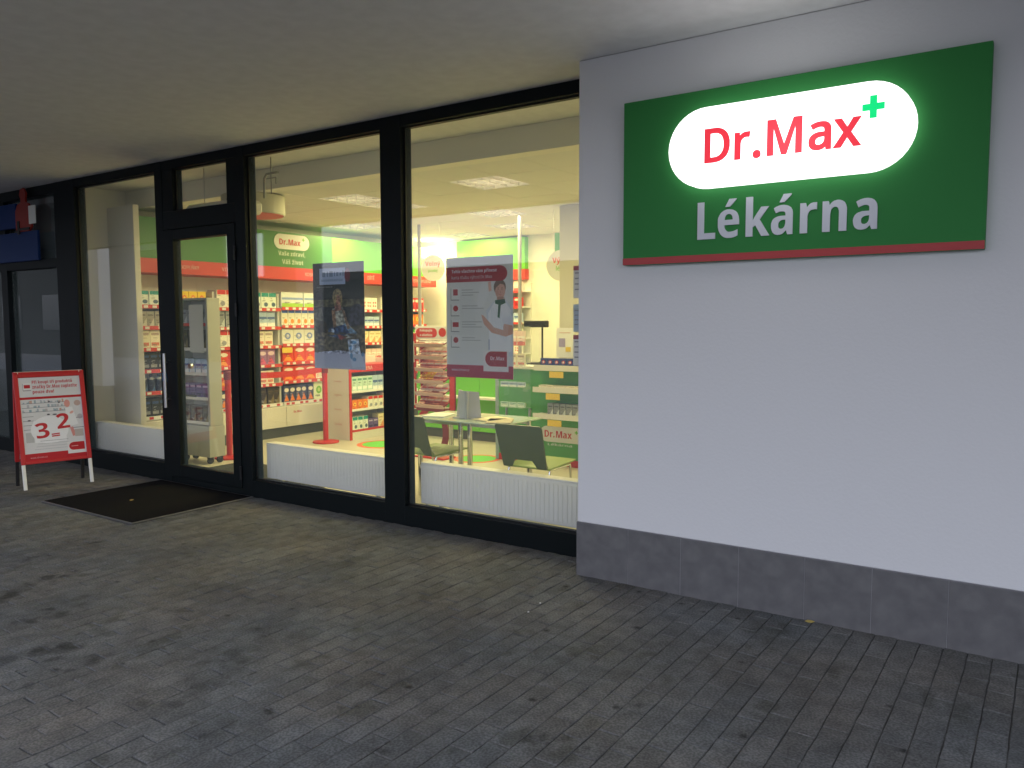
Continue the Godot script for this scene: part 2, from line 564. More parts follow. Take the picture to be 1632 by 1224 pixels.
func ground_picture() -> ImageTexture:
	# 12 m square from x = -9, z = 0: dirt, damp patches and trodden-in spots of the paving
	var n := 1024
	var im := Image.create(n, n, false, Image.FORMAT_RGB8)
	var a := FastNoiseLite.new()
	a.frequency = 0.012
	a.fractal_octaves = 5
	a.seed = 31
	var b := FastNoiseLite.new()
	b.frequency = 0.09
	b.fractal_octaves = 3
	b.seed = 32
	var c := FastNoiseLite.new()
	c.frequency = 0.035
	c.fractal_octaves = 4
	c.seed = 33
	for y in n:
		for x in n:
			var k := 0.88 + 0.10 * a.get_noise_2d(x, y) + 0.12 * b.get_noise_2d(x, y)
			var s := c.get_noise_2d(x * 1.0, y * 0.55) + 0.35 * b.get_noise_2d(x + 300, y)
			var edge := smoothstep(0.36, 0.62, s)
			k *= 1.0 - 0.13 * edge
			var w := 1.0 + 0.05 * a.get_noise_2d(x + 500, y)
			im.set_pixel(x, y, Color(clampf(k * w, 0, 1), clampf(k, 0, 1), clampf(k * (0.99 - 0.03 * edge) / w, 0, 1)))
	var r := RandomNumberGenerator.new()
	r.seed = 77
	# spots of spilt, trodden dirt: x, z, size in metres
	for q in [[-2.59, 2.19, .10], [-2.66, 2.05, .07], [-2.48, 2.45, .12], [-2.03, 2.44, .10], [-1.96, 2.51, .09], [-3.37, 1.62, .06], [-3.18, 1.59, .05], [-3.17, 2.03, .06], [-2.12, 1.73, .05], [-1.46, 2.06, .05], [-.77, 2.36, .12], [-.61, 2.30, .08], [-.03, 2.01, .05], [-.59, 2.58, .10], [-1.51, 2.69, .13], [-1.26, 2.73, .10], [-.51, 1.88, .04], [.09, 2.29, .06], [1.04, 1.68, .05], [.80, 1.71, .06], [1.45, 1.75, .05], [.42, 2.5, .08], [.84, 2.11, .07], [1.15, 1.95, .06], [2.0, 1.38, .06], [-4.1, 1.7, .06], [-3.8, 1.9, .07], [-3.0, 2.6, .10], [-2.2, 2.9, .14], [-.2, 2.75, .07]]:
		var px := Vector2((q[0] + 9.0) / 12.0 * n, q[1] / 12.0 * n)
		for i in 16:
			var sz: float = q[2] * n / 12.0 * r.randf_range(0.12, 0.5)
			paint_ell(im, px.x + r.randfn(0, 0.5) * q[2] * 85, px.y + r.randfn(0, 0.8) * q[2] * 85, sz, sz * r.randf_range(0.5, 1.2), Color(.26, .26, .25, r.randf_range(.12, .38) * (1.0 if q[0] < -1.0 else .7)), r.randf() * 3.0)
	for i in 260:
		var v := r.randf_range(.15, .4)
		paint_ell(im, r.randf() * n, r.randf() * n * .5, r.randf_range(.8, 2.2), r.randf_range(.8, 2.2), Color(v, v, v * .95, .8))
	for i in 90:
		paint_ell(im, r.randf() * n, r.randf() * n * .5, 1.2, .9, Color(1, 1, .97, .7))
	return ImageTexture.create_from_image(im)

func pavement() -> void:
	var far := pm(.16, .16, .165, .9)
	var st := mb()
	span(st, Vector3(-300, -.4, 8.0), Vector3(300, -.012, 300))
	var street := put("street", st, far)
	tag(street, "pale asphalt street out beyond the arcade", "street", "", "structure")
	st = mb()
	span(st, Vector3(-60, -.4, -40), Vector3(60, -.007, 8.0))
	var bed := put("pavement", st, pm(.10, .097, .090, .95, 0, .2))
	tag(bed, "pavement of narrow grey concrete blocks under the arcade", "pavement", "", "structure")
	var tex := ground_picture()
	var speck := Gradient.new()
	speck.set_color(0, Color(.64, .64, .635))
	speck.set_color(1, Color(1.0, 1.0, 1.0))
	var fine := noise_tex(0.11, 512, 5, FastNoiseLite.TYPE_SIMPLEX, speck, 22)
	var rough_up := func(m: StandardMaterial3D) -> void:
		m.detail_enabled = true
		m.detail_albedo = fine
		m.detail_blend_mode = BaseMaterial3D.BLEND_MODE_MUL
		m.detail_uv_layer = BaseMaterial3D.DETAIL_UV_2
		m.uv2_triplanar = true
		m.uv2_world_triplanar = true
		m.uv2_scale = Vector3.ONE * 1.1
	var mats := []
	for k in 5:
		var v: float = [.275, .288, .264, .297, .254][k]
		var m := pm(v, v * .992, v * .968, .88, 0, .35)
		m.albedo_texture = tex
		m.uv1_triplanar = true
		m.uv1_world_triplanar = true
		m.uv1_scale = Vector3.ONE / 12.0
		m.uv1_offset = Vector3(.75, 0, 0)
		rough_up.call(m)
		mats.append(m)
	var field := pm(.275, .272, .266, .88, 0, .35)
	field.albedo_texture = tex
	field.uv1_triplanar = true
	field.uv1_world_triplanar = true
	field.uv1_scale = Vector3.ONE / 12.0
	field.uv1_offset = Vector3(.75, 0, 0)
	field.vertex_color_use_as_albedo = true
	rough_up.call(field)
	var shapes := []
	for k in 6:
		st = mb()
		# a block with worn, uneven arrises
		var top := []
		var rim := []
		var foot := []
		var w := .0484
		var l := .0984
		for q in [[-1, -1], [0, -1], [1, -1], [1, 0], [1, 1], [0, 1], [-1, 1], [-1, 0]]:
			var j := Vector3(rng.randf_range(-.0015, .0015), 0, rng.randf_range(-.002, .002))
			var b := rng.randf_range(.002, .005)
			foot.append(Vector3(q[0] * w, -.05, q[1] * l) + j)
			rim.append(Vector3(q[0] * w, -rng.randf_range(.002, .005), q[1] * l) + j)
			top.append(Vector3(q[0] * (w - b), rng.randf_range(-.0015, .0005), q[1] * (l - b)) + j)
		for i in 8:
			var n := (i + 1) % 8
			var o: Vector3 = foot[i] + foot[n]
			o.y = 0
			poly(st, [foot[i], foot[n], rim[n], rim[i]], o)
			poly(st, [rim[i], rim[n], top[n], top[i]], o.normalized() + Vector3.UP)
			poly(st, [top[i], top[n], Vector3(0, .0006, 0)], Vector3.UP)
		st.generate_normals()
		shapes.append(st.commit())
	var eye := Transform3D(Basis.from_euler(Vector3(-0.07796, 0.59882, -0.00287)), Vector3(2.3912, 1.55, 4.5121)).affine_inverse()
	var spots := []
	var rest := []
	for i in range(-115, 40):
		for j in range(-1, 36):
			var p := Vector3(i * .1 + .05, 0, j * .2 + (.1 if i % 2 else 0.0) + rng.randf_range(-.003, .003))
			if p.z < -.02 or (p.x > .04 and p.z < .2):
				continue
			p.y = rng.randf_range(-.002, .0005)
			var tilt := Basis.from_euler(Vector3(rng.randf_range(-.006, .006), rng.randf_range(-.006, .006), rng.randf_range(-.02, .02)))
			var q := eye * p
			var seen := q.z < -.3 and absf(q.x / q.z) < .66 and absf(q.y / q.z) < .50
			var e := [-q.z if seen else 1000.0, Transform3D(tilt, p), rng.randi() % 6, rng.randi() % 5]
			spots.append(e)
	spots.sort_custom(func(a, b): return a[0] < b[0])
	for i in spots.size():
		var e = spots[i]
		if i < 295 and e[0] < 900.0:
			var o := hang("paver", shapes[e[2]], mats[e[3]], bed)
			o.transform = e[1]
		else:
			rest.append(e)
	for k in 6:
		var mine := rest.filter(func(e): return e[2] == k)
		var mm := MultiMesh.new()
		mm.transform_format = MultiMesh.TRANSFORM_3D
		mm.use_colors = true
		mm.mesh = shapes[k]
		mm.instance_count = mine.size()
		for i in mine.size():
			mm.set_instance_transform(i, mine[i][1])
			var v: float = [.99, 1.05, .95, 1.08, .91][mine[i][3]]
			mm.set_instance_color(i, Color(v, v, v))
		var mi := MultiMeshInstance3D.new()
		mi.name = "paver_field"
		mi.multimesh = mm
		mi.material_override = field
		mi.set_meta("kind", "stuff")
		bed.add_child(mi, true)

func arcade() -> void:
	var st := mb()
	span(st, Vector3(-30, 3.07, -.9), Vector3(14, 3.4, 4.2))
	var s := put("arcade_ceiling", st, M.soffit)
	tag(s, "smooth grey plaster underside of the arcade", "ceiling", "", "structure")
	one_box("edge_trim", Vector3(-30, 3.04, 4.2), Vector3(14, 3.4, 4.26), M.frame, s)
	st = mb()
	span(st, Vector3(-30, 3.404, -6.6), Vector3(14, 12, 4.25))
	var up := put("upper_storeys", st, M.plaster)
	tag(up, "pale upper storeys carried over the arcade", "building", "", "structure")
	# the white wall to the right of the window, on its stone plinth
	var w := thing("rendered_wall", "smooth white rendered wall standing right of the shop window", "wall", Vector3.ZERO, 0, "", "thing")
	st = mb()
	span(st, Vector3(0, .328, -.15), Vector3(14, 3.068, .300), .004)
	put("render", st, M.plaster, w)
	st = mb()
	span(st, Vector3(.004, -.05, -.15), Vector3(14, .3278, .3075))
	put("mortar_bed", st, pm(.27, .265, .28, .9), w)
	var xs := [0.0, .345, .672, 1.005, 1.352, 1.675, 2.01, 2.35, 2.69, 3.03, 3.37]
	for i in xs.size() - 1:
		var o := one_box("plinth_slab", Vector3(xs[i] + .0012, -.04, .29), Vector3(xs[i + 1] - .0012, .327, .309 + rng.randf_range(-.0008, .0008)), M.plinth, w, .0006)
		o.name = "plinth_slab"
	st = mb()
	span(st, Vector3(-.0025, -.04, -.0), Vector3(.003, .3268, .308))
	put("plinth_return", st, M.plinth, w)
	# what stands across the way and is mirrored in the panes
	for q in [[-7.95, 3.62, .75, .55, "square white arcade column between the shop and the street", 0], [-17.7, 5.9, .75, .3, "white pillar standing alone out in the street light", 1]]:
		st = mb()
		span(st, Vector3(q[0], -.05, q[1]), Vector3(q[0] + q[2], 3.068 if q[5] == 0 else 3.6, q[1] + q[3]), .01)
		tag(put("column", st, M.plaster if q[5] == 0 else pm(.9, .9, .9, .7)), q[4], "column", "", "thing")
	var far := thing("market_hall", "long low hall across the street with a flat roof", "building", Vector3(-22, 0, 27), 0, "", "thing")
	one_box("wall", Vector3(-40, -.1, 0), Vector3(34, 3.9, 10), pm(.26, .25, .24, .85), far)
	one_box("roof", Vector3(-40.4, 3.9, -.5), Vector3(34.4, 4.25, 10.4), pm(.09, .09, .095, .8), far)
	var blk := thing("apartment_block", "tall dark apartment block far across the street to the left", "building", Vector3(-30, 0, 15), 0, "", "thing")
	var bk := mb()
	prism(bk, PackedVector2Array([Vector2(-50, 0), Vector2(5.5, 0), Vector2(-12, 13), Vector2(-50, 13)]), 16.0, Transform3D(Basis(Vector3(1, 0, 0), PI / 2), Vector3(0, -.1, 0)))
	put("wall", bk, pm(.035, .035, .035, .85), blk)
	for i in 9:
		for j2 in 4:
			one_box("window", Vector3(-34 + i * 4.2, 1.2 + j2 * 3.4, -.04), Vector3(-32 + i * 4.2, 2.9 + j2 * 3.4, .05), pm(.02, .022, .026, .2), blk)
	for i in 16:
		one_box("window", Vector3(-37 + i * 4.4, .9, -.03), Vector3(-34.6 + i * 4.4, 2.9, .05), pm(.03, .035, .04, .15), far)

func shop_shell() -> void:
	var fl := one_box("shop_floor", Vector3(-6.7, -.2, -6.0), Vector3(1.2, .0, -.13), M.floor_in)
	tag(fl, "cream vinyl floor inside the lit shop", "floor", "", "structure")
	tag(one_box("side_wall", Vector3(-6.9, 0, -6.2), Vector3(-6.7, 3.068, -.14), M.wall_in), "white side wall behind the left window, carrying the shelving", "wall", "", "thing")
	tag(one_box("back_wall", Vector3(-6.7, 0, -6.2), Vector3(1.4, 3.068, -6.0), M.wall_in), "cream back wall at the far end of the shop", "wall", "", "thing")
	tag(one_box("right_wall", Vector3(1.2, 0, -6.0), Vector3(1.4, 3.068, -.16), M.wall_in), "cream inner wall hidden behind the white outer wall", "wall", "", "thing")
	tag(one_box("shop_slab", Vector3(-6.9, 3.07, -6.2), Vector3(1.4, 3.4, -.905), M.wall_in), "concrete slab above the shop ceiling", "ceiling", "", "structure")
	tag(one_box("bulkhead", Vector3(-6.7, 2.862, -.95), Vector3(1.2, 3.068, -.80), M.wall_in), "long plain bulkhead between window top and shop ceiling", "bulkhead", "", "thing")
	tag(one_box("end_panel", Vector3(-6.7, 0, -.64), Vector3(-6.17, 2.86, -.57), M.wall_in, self, .004), "plain grey end panel behind the left window beside the shelves", "end panel", "", "thing")
	# suspended ceiling of square boards
	var c := thing("shop_ceiling", "suspended ceiling of square white boards in the shop", "ceiling", Vector3.ZERO, 0, "", "structure")
	var lit := light_cells()
	var st := mb()
	box(st, Vector3(), Vector3(.594, .012, .594), .003)
	st.generate_normals()
	var tile := st.commit()
	for i in 13:
		for j in 9:
			if [i, j] in lit:
				continue
			var w: float = .6 if i < 12 else .6
			var p := Vector3(-6.4 + i * .6, 2.881 + rng.randf_range(-.0008, .0008), -1.25 - j * .6)
			if p.x > 1.2:
				continue
			var o := hang("ceiling_tile", tile, M.tile, c)
			o.position = p
	st = mb()
	for i in 15:
		span(st, Vector3(-6.7 + i * .6 - .011, 2.8785, -6.0), Vector3(-6.7 + i * .6 + .011, 2.884, -.95))
	for j in 10:
		span(st, Vector3(-6.7, 2.8788, -.95 - j * .6 - .011), Vector3(1.2, 2.8843, -.95 - j * .6 + .011))
	put("ceiling_grid", st, M.white, c)
	# mat let into the floor behind the door
	var m := one_box("entrance_mat", Vector3(-5.05, -.003, -1.10), Vector3(-3.25, .007, -.16), M.fibre_in, self, .002)
	tag(m, "dark grey entrance mat on the shop floor just inside the door", "mat")
	for q in [[-4.64, -2.90, .34, "green floor disc with a red rim near the white gondola"], [-3.0, -2.68, .27, "green floor disc with a red rim under the glass table"]]:
		var d := thing("floor_sticker", q[3], "floor sticker", Vector3(q[0], 0.0, q[1]), 0, "round floor stickers")
		st = mb()
		lathe(st, [Vector2(0, 0), Vector2(q[2], 0), Vector2(q[2], .002), Vector2(0, .002)], Transform3D(), 40)
		put("red_rim", st, pm(.75, .14, .06, .5), d)
		st = mb()
		lathe(st, [Vector2(0, .002), Vector2(q[2] * .8, .002), Vector2(q[2] * .8, .0035), Vector2(0, .0035)], Transform3D(), 40)
		put("green_disc", st, pm(.12, .55, .06, .5), d)

func light_cells() -> Array:
	return [[7, 1], [4, 1], [4, 2], [5, 4], [4, 6], [10, 2], [10, 5], [7, 7], [2, 7], [1, 4]]

func ceiling_lights() -> void:
	var blade := pm(.75, .75, .74, .3, .6)
	var tubes := glow(1.0, .84, .56, 1.2)
	var names := ["louvred square ceiling light over the table, behind the right pane", "louvred square ceiling light nearest the window, behind the middle pane", "louvred square ceiling light adjoining the nearest one, deeper in the shop", "louvred square ceiling light over the counter, middle of the shop", "louvred square ceiling light deep in the shop above the low gondola", "louvred square ceiling light hidden to the right near the window", "louvred square ceiling light hidden to the right above the counter", "louvred square ceiling light at the back wall above the counter", "louvred square ceiling light at the back wall by the shelving", "louvred square ceiling light close to the middle shelving bays"]
	var cells := light_cells()
	for k in cells.size():
		var p := Vector3(-6.4 + cells[k][0] * .6, 2.876, -1.25 - cells[k][1] * .6)
		var t := thing("ceiling_light", names[k], "ceiling light", p, 0, "louvred lights in the shop ceiling")
		var st := mb()
		span(st, Vector3(-.298, .10, -.298), Vector3(.298, .11, .298))
		for s in [-1.0, 1.0]:
			box(st, Vector3(s * .291, .052, 0), Vector3(.014, .1, .596))
			box(st, Vector3(0, .052, s * .291), Vector3(.568, .1, .014))
		put("housing", st, M.white, t)
		for i in 4:
			st = mb()
			tube(st, Vector3(-.27, .078, -.21 + i * .14), Vector3(.27, .078, -.21 + i * .14), .009, 8)
			put("lamp_tube", st, tubes, t)
		for i in 3:
			st = mb()
			box(st, Vector3(0, .027, -.142 + i * .142), Vector3(.566, .04, .005))
			put("louvre_blade", st, blade, t)
			st = mb()
			box(st, Vector3(-.142 + i * .142, .0268, 0), Vector3(.005, .038, .566))
			put("cross_blade", st, blade, t)
		var a := AreaLight3D.new()
		a.name = "lamp_light"
		a.area_size = Vector2(.54, .54)
		a.area_normalize_energy = true
		a.light_energy = LAMP
		a.light_color = LAMP_COLOR
		a.area_range = 12.0
		a.area_attenuation = 2.0
		a.shadow_enabled = true
		a.position = Vector3(0, -.004, 0)
		a.rotation.x = -PI / 2
		t.add_child(a)

func shop_front() -> void:
	var f := thing("shop_front", "dark aluminium shop front with tall panes and a glazed door", "shop front")
	var F: Material = M.frame
	one_box("head_rail", Vector3(-6.31, 2.985, -.12), Vector3(0.0, 3.069, 0), F, f, .003)
	one_box("sill_rail", Vector3(-6.31, -.03, -.12), Vector3(-4.825, .175, .001), F, f, .003)
	one_box("sill_rail", Vector3(-3.485, -.03, -.12), Vector3(0.0, .150, .001), F, f, .003)
	one_box("threshold", Vector3(-4.825, -.03, -.10), Vector3(-3.485, .055, -.004), F, f, .002)
	for q in [[-6.73, -6.31], [-4.825, -4.705], [-3.620, -3.485], [-1.885, -1.680]]:
		one_box("mullion", Vector3(q[0], -.03, -.125), Vector3(q[1], 3.069, .004), F, f, .004)
	one_box("transom", Vector3(-4.705, 2.425, -.12), Vector3(-3.620, 2.595, .0015), F, f, .003)
	one_box("fanlight_frame", Vector3(-4.705, 2.595, -.11), Vector3(-4.545, 2.985, -.002), F, f, .002)
	one_box("fanlight_frame", Vector3(-3.735, 2.595, -.11), Vector3(-3.62, 2.985, -.002), F, f, .002)
	for q in [[-6.31, -4.825, .175, 2.985], [-4.545, -3.735, 2.595, 2.985], [-3.485, -1.885, .15, 2.985], [-1.68, .10, .15, 2.985]]:
		one_box("pane", Vector3(q[0], q[2], -.066), Vector3(q[1], q[3], -.054), M.glass, f)
		# rubber bead round each pane
		var bd := mb()
		for s in [[q[0], q[2], q[0] + .012, q[3]], [q[1] - .012, q[2], q[1], q[3]], [q[0] + .012, q[2], q[1] - .012, q[2] + .012], [q[0] + .012, q[3] - .012, q[1] - .012, q[3]]]:
			span(bd, Vector3(s[0], s[1], -.052), Vector3(s[2], s[3], -.040))
		put("glazing_bead", bd, M.frame_dark, f)
	var st := mb()
	var d := Node3D.new()
	d.name = "door"
	f.add_child(d)
	span(st, Vector3(-4.70, .06, -.075), Vector3(-4.545, 2.42, .012), .004)
	put("stile", st, F, d)
	st = mb()
	span(st, Vector3(-3.735, .06, -.075), Vector3(-3.625, 2.42, .012), .004)
	put("stile", st, F, d)
	one_box("top_rail", Vector3(-4.545, 2.325, -.074), Vector3(-3.735, 2.419, .0105), F, d, .003)
	one_box("bottom_rail", Vector3(-4.545, .061, -.074), Vector3(-3.735, .178, .0105), F, d, .003)
	one_box("door_pane", Vector3(-4.545, .178, -.040), Vector3(-3.735, 2.325, -.028), M.glass, d)
	st = mb()
	tube(st, Vector3(-4.665, .735, .065), Vector3(-4.665, 1.255, .065), .016, 16)
	for y in [.82, 1.17]:
		tube(st, Vector3(-4.665, y, .012), Vector3(-4.665, y, .06), .009, 10)
	put("pull_handle", st, M.steel, d)
	st = mb()
	tube(st, Vector3(-4.60, .84, -.13), Vector3(-4.47, .84, -.13), .010, 10)
	tube(st, Vector3(-4.60, .84, -.13), Vector3(-4.60, .84, -.075), .010, 10)
	put("inner_lever", st, M.black, d)
	st = mb()
	lathe(st, [Vector2(0, 0), Vector2(.02, 0), Vector2(.026, .01), Vector2(.024, .03), Vector2(.012, .042), Vector2(0, .044)], Transform3D(Basis(Vector3(1, 0, 0), -PI / 2), Vector3(-4.52, 1.13, -.10)), 16)
	put("door_knob", st, M.steel, d)
	for y in [.20, 1.66, 2.16]:
		st = mb()
		tube(st, Vector3(-3.622, y - .06, .018), Vector3(-3.622, y + .06, .018), .012, 10)
		put("hinge", st, M.frame_dark, d)
	# a closer on the transom
	for q in [[-4.76, 1.02, .07, .085, Color(.10, .32, .55), "square blue and white sticker on the dark door frame, upper of two"], [-4.76, .925, .06, .085, Color(.62, .70, .78), "pale blue sticker on the dark door frame, lower of two"]]:
		var s := thing("sticker", q[5], "sticker", Vector3(q[0], q[1], .0055))
		one_box("backing", Vector3(-q[2] / 2, -q[3] / 2, 0), Vector3(q[2] / 2, q[3] / 2, .001), pm(q[4].r, q[4].g, q[4].b, .5), s)
		one_box("band", Vector3(-q[2] * .38, -q[3] * .05, .001), Vector3(q[2] * .38, q[3] * .22, .0016), M.white_ink, s)

func neighbour() -> void:
	# the dark shop to the left
	var n := thing("neighbour_front", "unlit dark glazed shop front at the far left", "shop front")
	var F: Material = M.frame
	one_box("head_rail", Vector3(-13, 2.96, -.12), Vector3(-6.735, 3.069, -.002), F, n, .003)
	one_box("sill_rail", Vector3(-13, -.03, -.12), Vector3(-6.735, .15, -.001), F, n, .003)
	one_box("transom", Vector3(-13, 2.16, -.12), Vector3(-6.735, 2.26, -.0015), F, n, .003)
	for q in [[-8.05, -7.90], [-10.2, -10.05], [-12.3, -12.15]]:
		one_box("mullion", Vector3(q[0], .15, -.118), Vector3(q[1], 2.96, -.001), F, n, .003)
	for q in [[-7.90, -6.735], [-10.05, -8.05], [-12.15, -10.2]]:
		one_box("pane", Vector3(q[0], .15, -.066), Vector3(q[1], 2.16, -.054), M.glass, n)
		one_box("pane", Vector3(q[0], 2.26, -.066), Vector3(q[1], 2.96, -.054), M.glass, n)
	one_box("back_wall", Vector3(-13, 0, -3.4), Vector3(-6.9, 3.068, -3.2), pm(.16, .17, .18, .8), n)
	one_box("end_wall", Vector3(-13.2, 0, -3.4), Vector3(-13, 3.068, -.13), pm(.16, .17, .18, .8), n)
	one_box("inner_floor", Vector3(-13, -.2, -3.2), Vector3(-6.91, .0, -.13), pm(.06, .06, .065, .6), n)
	one_box("inner_ceiling", Vector3(-13, 2.9, -3.2), Vector3(-6.91, 3.06, -.13), pm(.2, .2, .2, .8), n)
	# its sign over the door: a blue board with a red figure
	var s := thing("figure_sign", "blue shop sign with a red round-shouldered figure, far left", "sign", Vector3(-7.5, 2.25, .01))
	one_box("board", Vector3(-.75, .0, 0), Vector3(.45, .33, .03), pm(.006, .03, .13, .45, 0, .3), s, .004)
	one_box("board", Vector3(-.75, .38, 0), Vector3(-.03, .66, .03), pm(.006, .032, .15, .45, 0, .3), s, .004)
	var st := mb()
	prism(st, PackedVector2Array([Vector2(.0, .36), Vector2(.06, .33), Vector2(.30, .33), Vector2(.36, .37), Vector2(.37, .56), Vector2(.31, .63), Vector2(.25, .65), Vector2(.24, .69), Vector2(.26, .75), Vector2(.21, .81), Vector2(.14, .80), Vector2(.11, .74), Vector2(.14, .68), Vector2(.13, .65), Vector2(.05, .63), Vector2(.0, .56)]), .02, Transform3D(Basis(), Vector3(0, 0, .045)))
	put("red_figure", st, pm(.34, .022, .010, .45), s)
	for q in [[.05, .30, .10, .45], [.33, .40, .48, .60], [.08, .34, .33, .37]]:
		one_box("white_panel" if q[0] > .3 else "dark_limb", Vector3(q[0], q[1], .046), Vector3(q[2], q[3], .056), M.enamel if q[0] > .3 else M.black, s, .002)
	# what shows through the neighbour's glass
	var r := thing("metal_rack", "pale metal shelf rack inside the unlit left shop", "rack", Vector3(-8.1, 0, -1.7))
	for q in [[-.42, -.18], [.40, -.18], [-.42, .18], [.40, .18]]:
		one_box("upright", Vector3(q[0], 0, q[1]), Vector3(q[0] + .03, 2.0, q[1] + .03), M.enamel, r)
	for y in [.3, .75, 1.2, 1.6, 1.97]:
		one_box("shelf", Vector3(-.41, y, -.19), Vector3(.42, y + .025, .20), pm(.45, .6, .65, .4), r)
	var b := thing("notice_board", "pale grey panel leaning inside the unlit left shop", "panel", Vector3(-7.3, 0, -.9))
	one_box("panel", Vector3(-.22, .0, 0), Vector3(.22, 1.9, .04), pm(.36, .38, .42, .5), b, .004)

func pharmacy_sign() -> void:
	var s := thing("pharmacy_sign", "green sign with a glowing white pill and red stripe on the white wall", "sign", Vector3(0, 0, .302))
	one_box("green_panel", Vector3(.318, 1.866, 0), Vector3(2.100, 2.768, .048), M.sign_green, s, .003)
	one_box("red_stripe", Vector3(.3185, 1.8665, .0485), Vector3(2.0995, 1.904, .0500), pm(.46, .030, .030, .4), s)
	var lit := glow(1.0, 1.0, 1.0, .62)
	lit.albedo_color = Color(.9, .9, .9)
	var st := mb()
	prism(st, pill(1.20, .412, 20, Vector2(1.214, 2.455)), .055, Transform3D(Basis(), Vector3(0, 0, .104)))
	put("lit_pill", st, lit, s)
	var red := glow(.90, .035, .06, .19)
	var o := write(s, "Dr.Max", red, Vector3(.815, 2.368, .1045), .770, .180, Basis(), -1.0, .004, embolden(0.75))
	o.name = "lettering_lamp"
	var gr := glow(.0, .62, .17, .32)
	st = mb()
	var c := Vector3(1.632, 2.542, .107)
	box(st, c, Vector3(.098, .032, .005), .002)
	box(st, c + Vector3(0, 0, .0003), Vector3(.032, .104, .005), .002)
	put("plus_lamp", st, gr, s)
	write(s, "Lékárna", pm(.66, .68, .74, .5), Vector3(.762, 1.984, .048), .892, .202, Basis(), -1.0, .006)
	var l := OmniLight3D.new()
	l.name = "sign_light"
	l.light_energy = .02
	l.light_size = .2
	l.omni_range = 6.0
	l.omni_attenuation = 2.0
	l.shadow_enabled = true
	l.position = Vector3(1.214, 2.455, .36)
	s.add_child(l)

func embolden(k: float) -> Font:
	var f := FontVariation.new()
	f.base_font = regular
	f.variation_embolden = k
	return f

# ---------------------------------------------------------------- inside the shop
const BAY_WORDS := ["behind the left window", "behind the glass door", "left of the middle poster", "behind the middle poster", "behind the right pane"]
const ROW_WORDS := ["lowest shelf", "second shelf", "third shelf", "fourth shelf", "fifth shelf", "top shelf"]
const ROW_Y := [.462, .735, .990, 1.240, 1.490, 1.735]

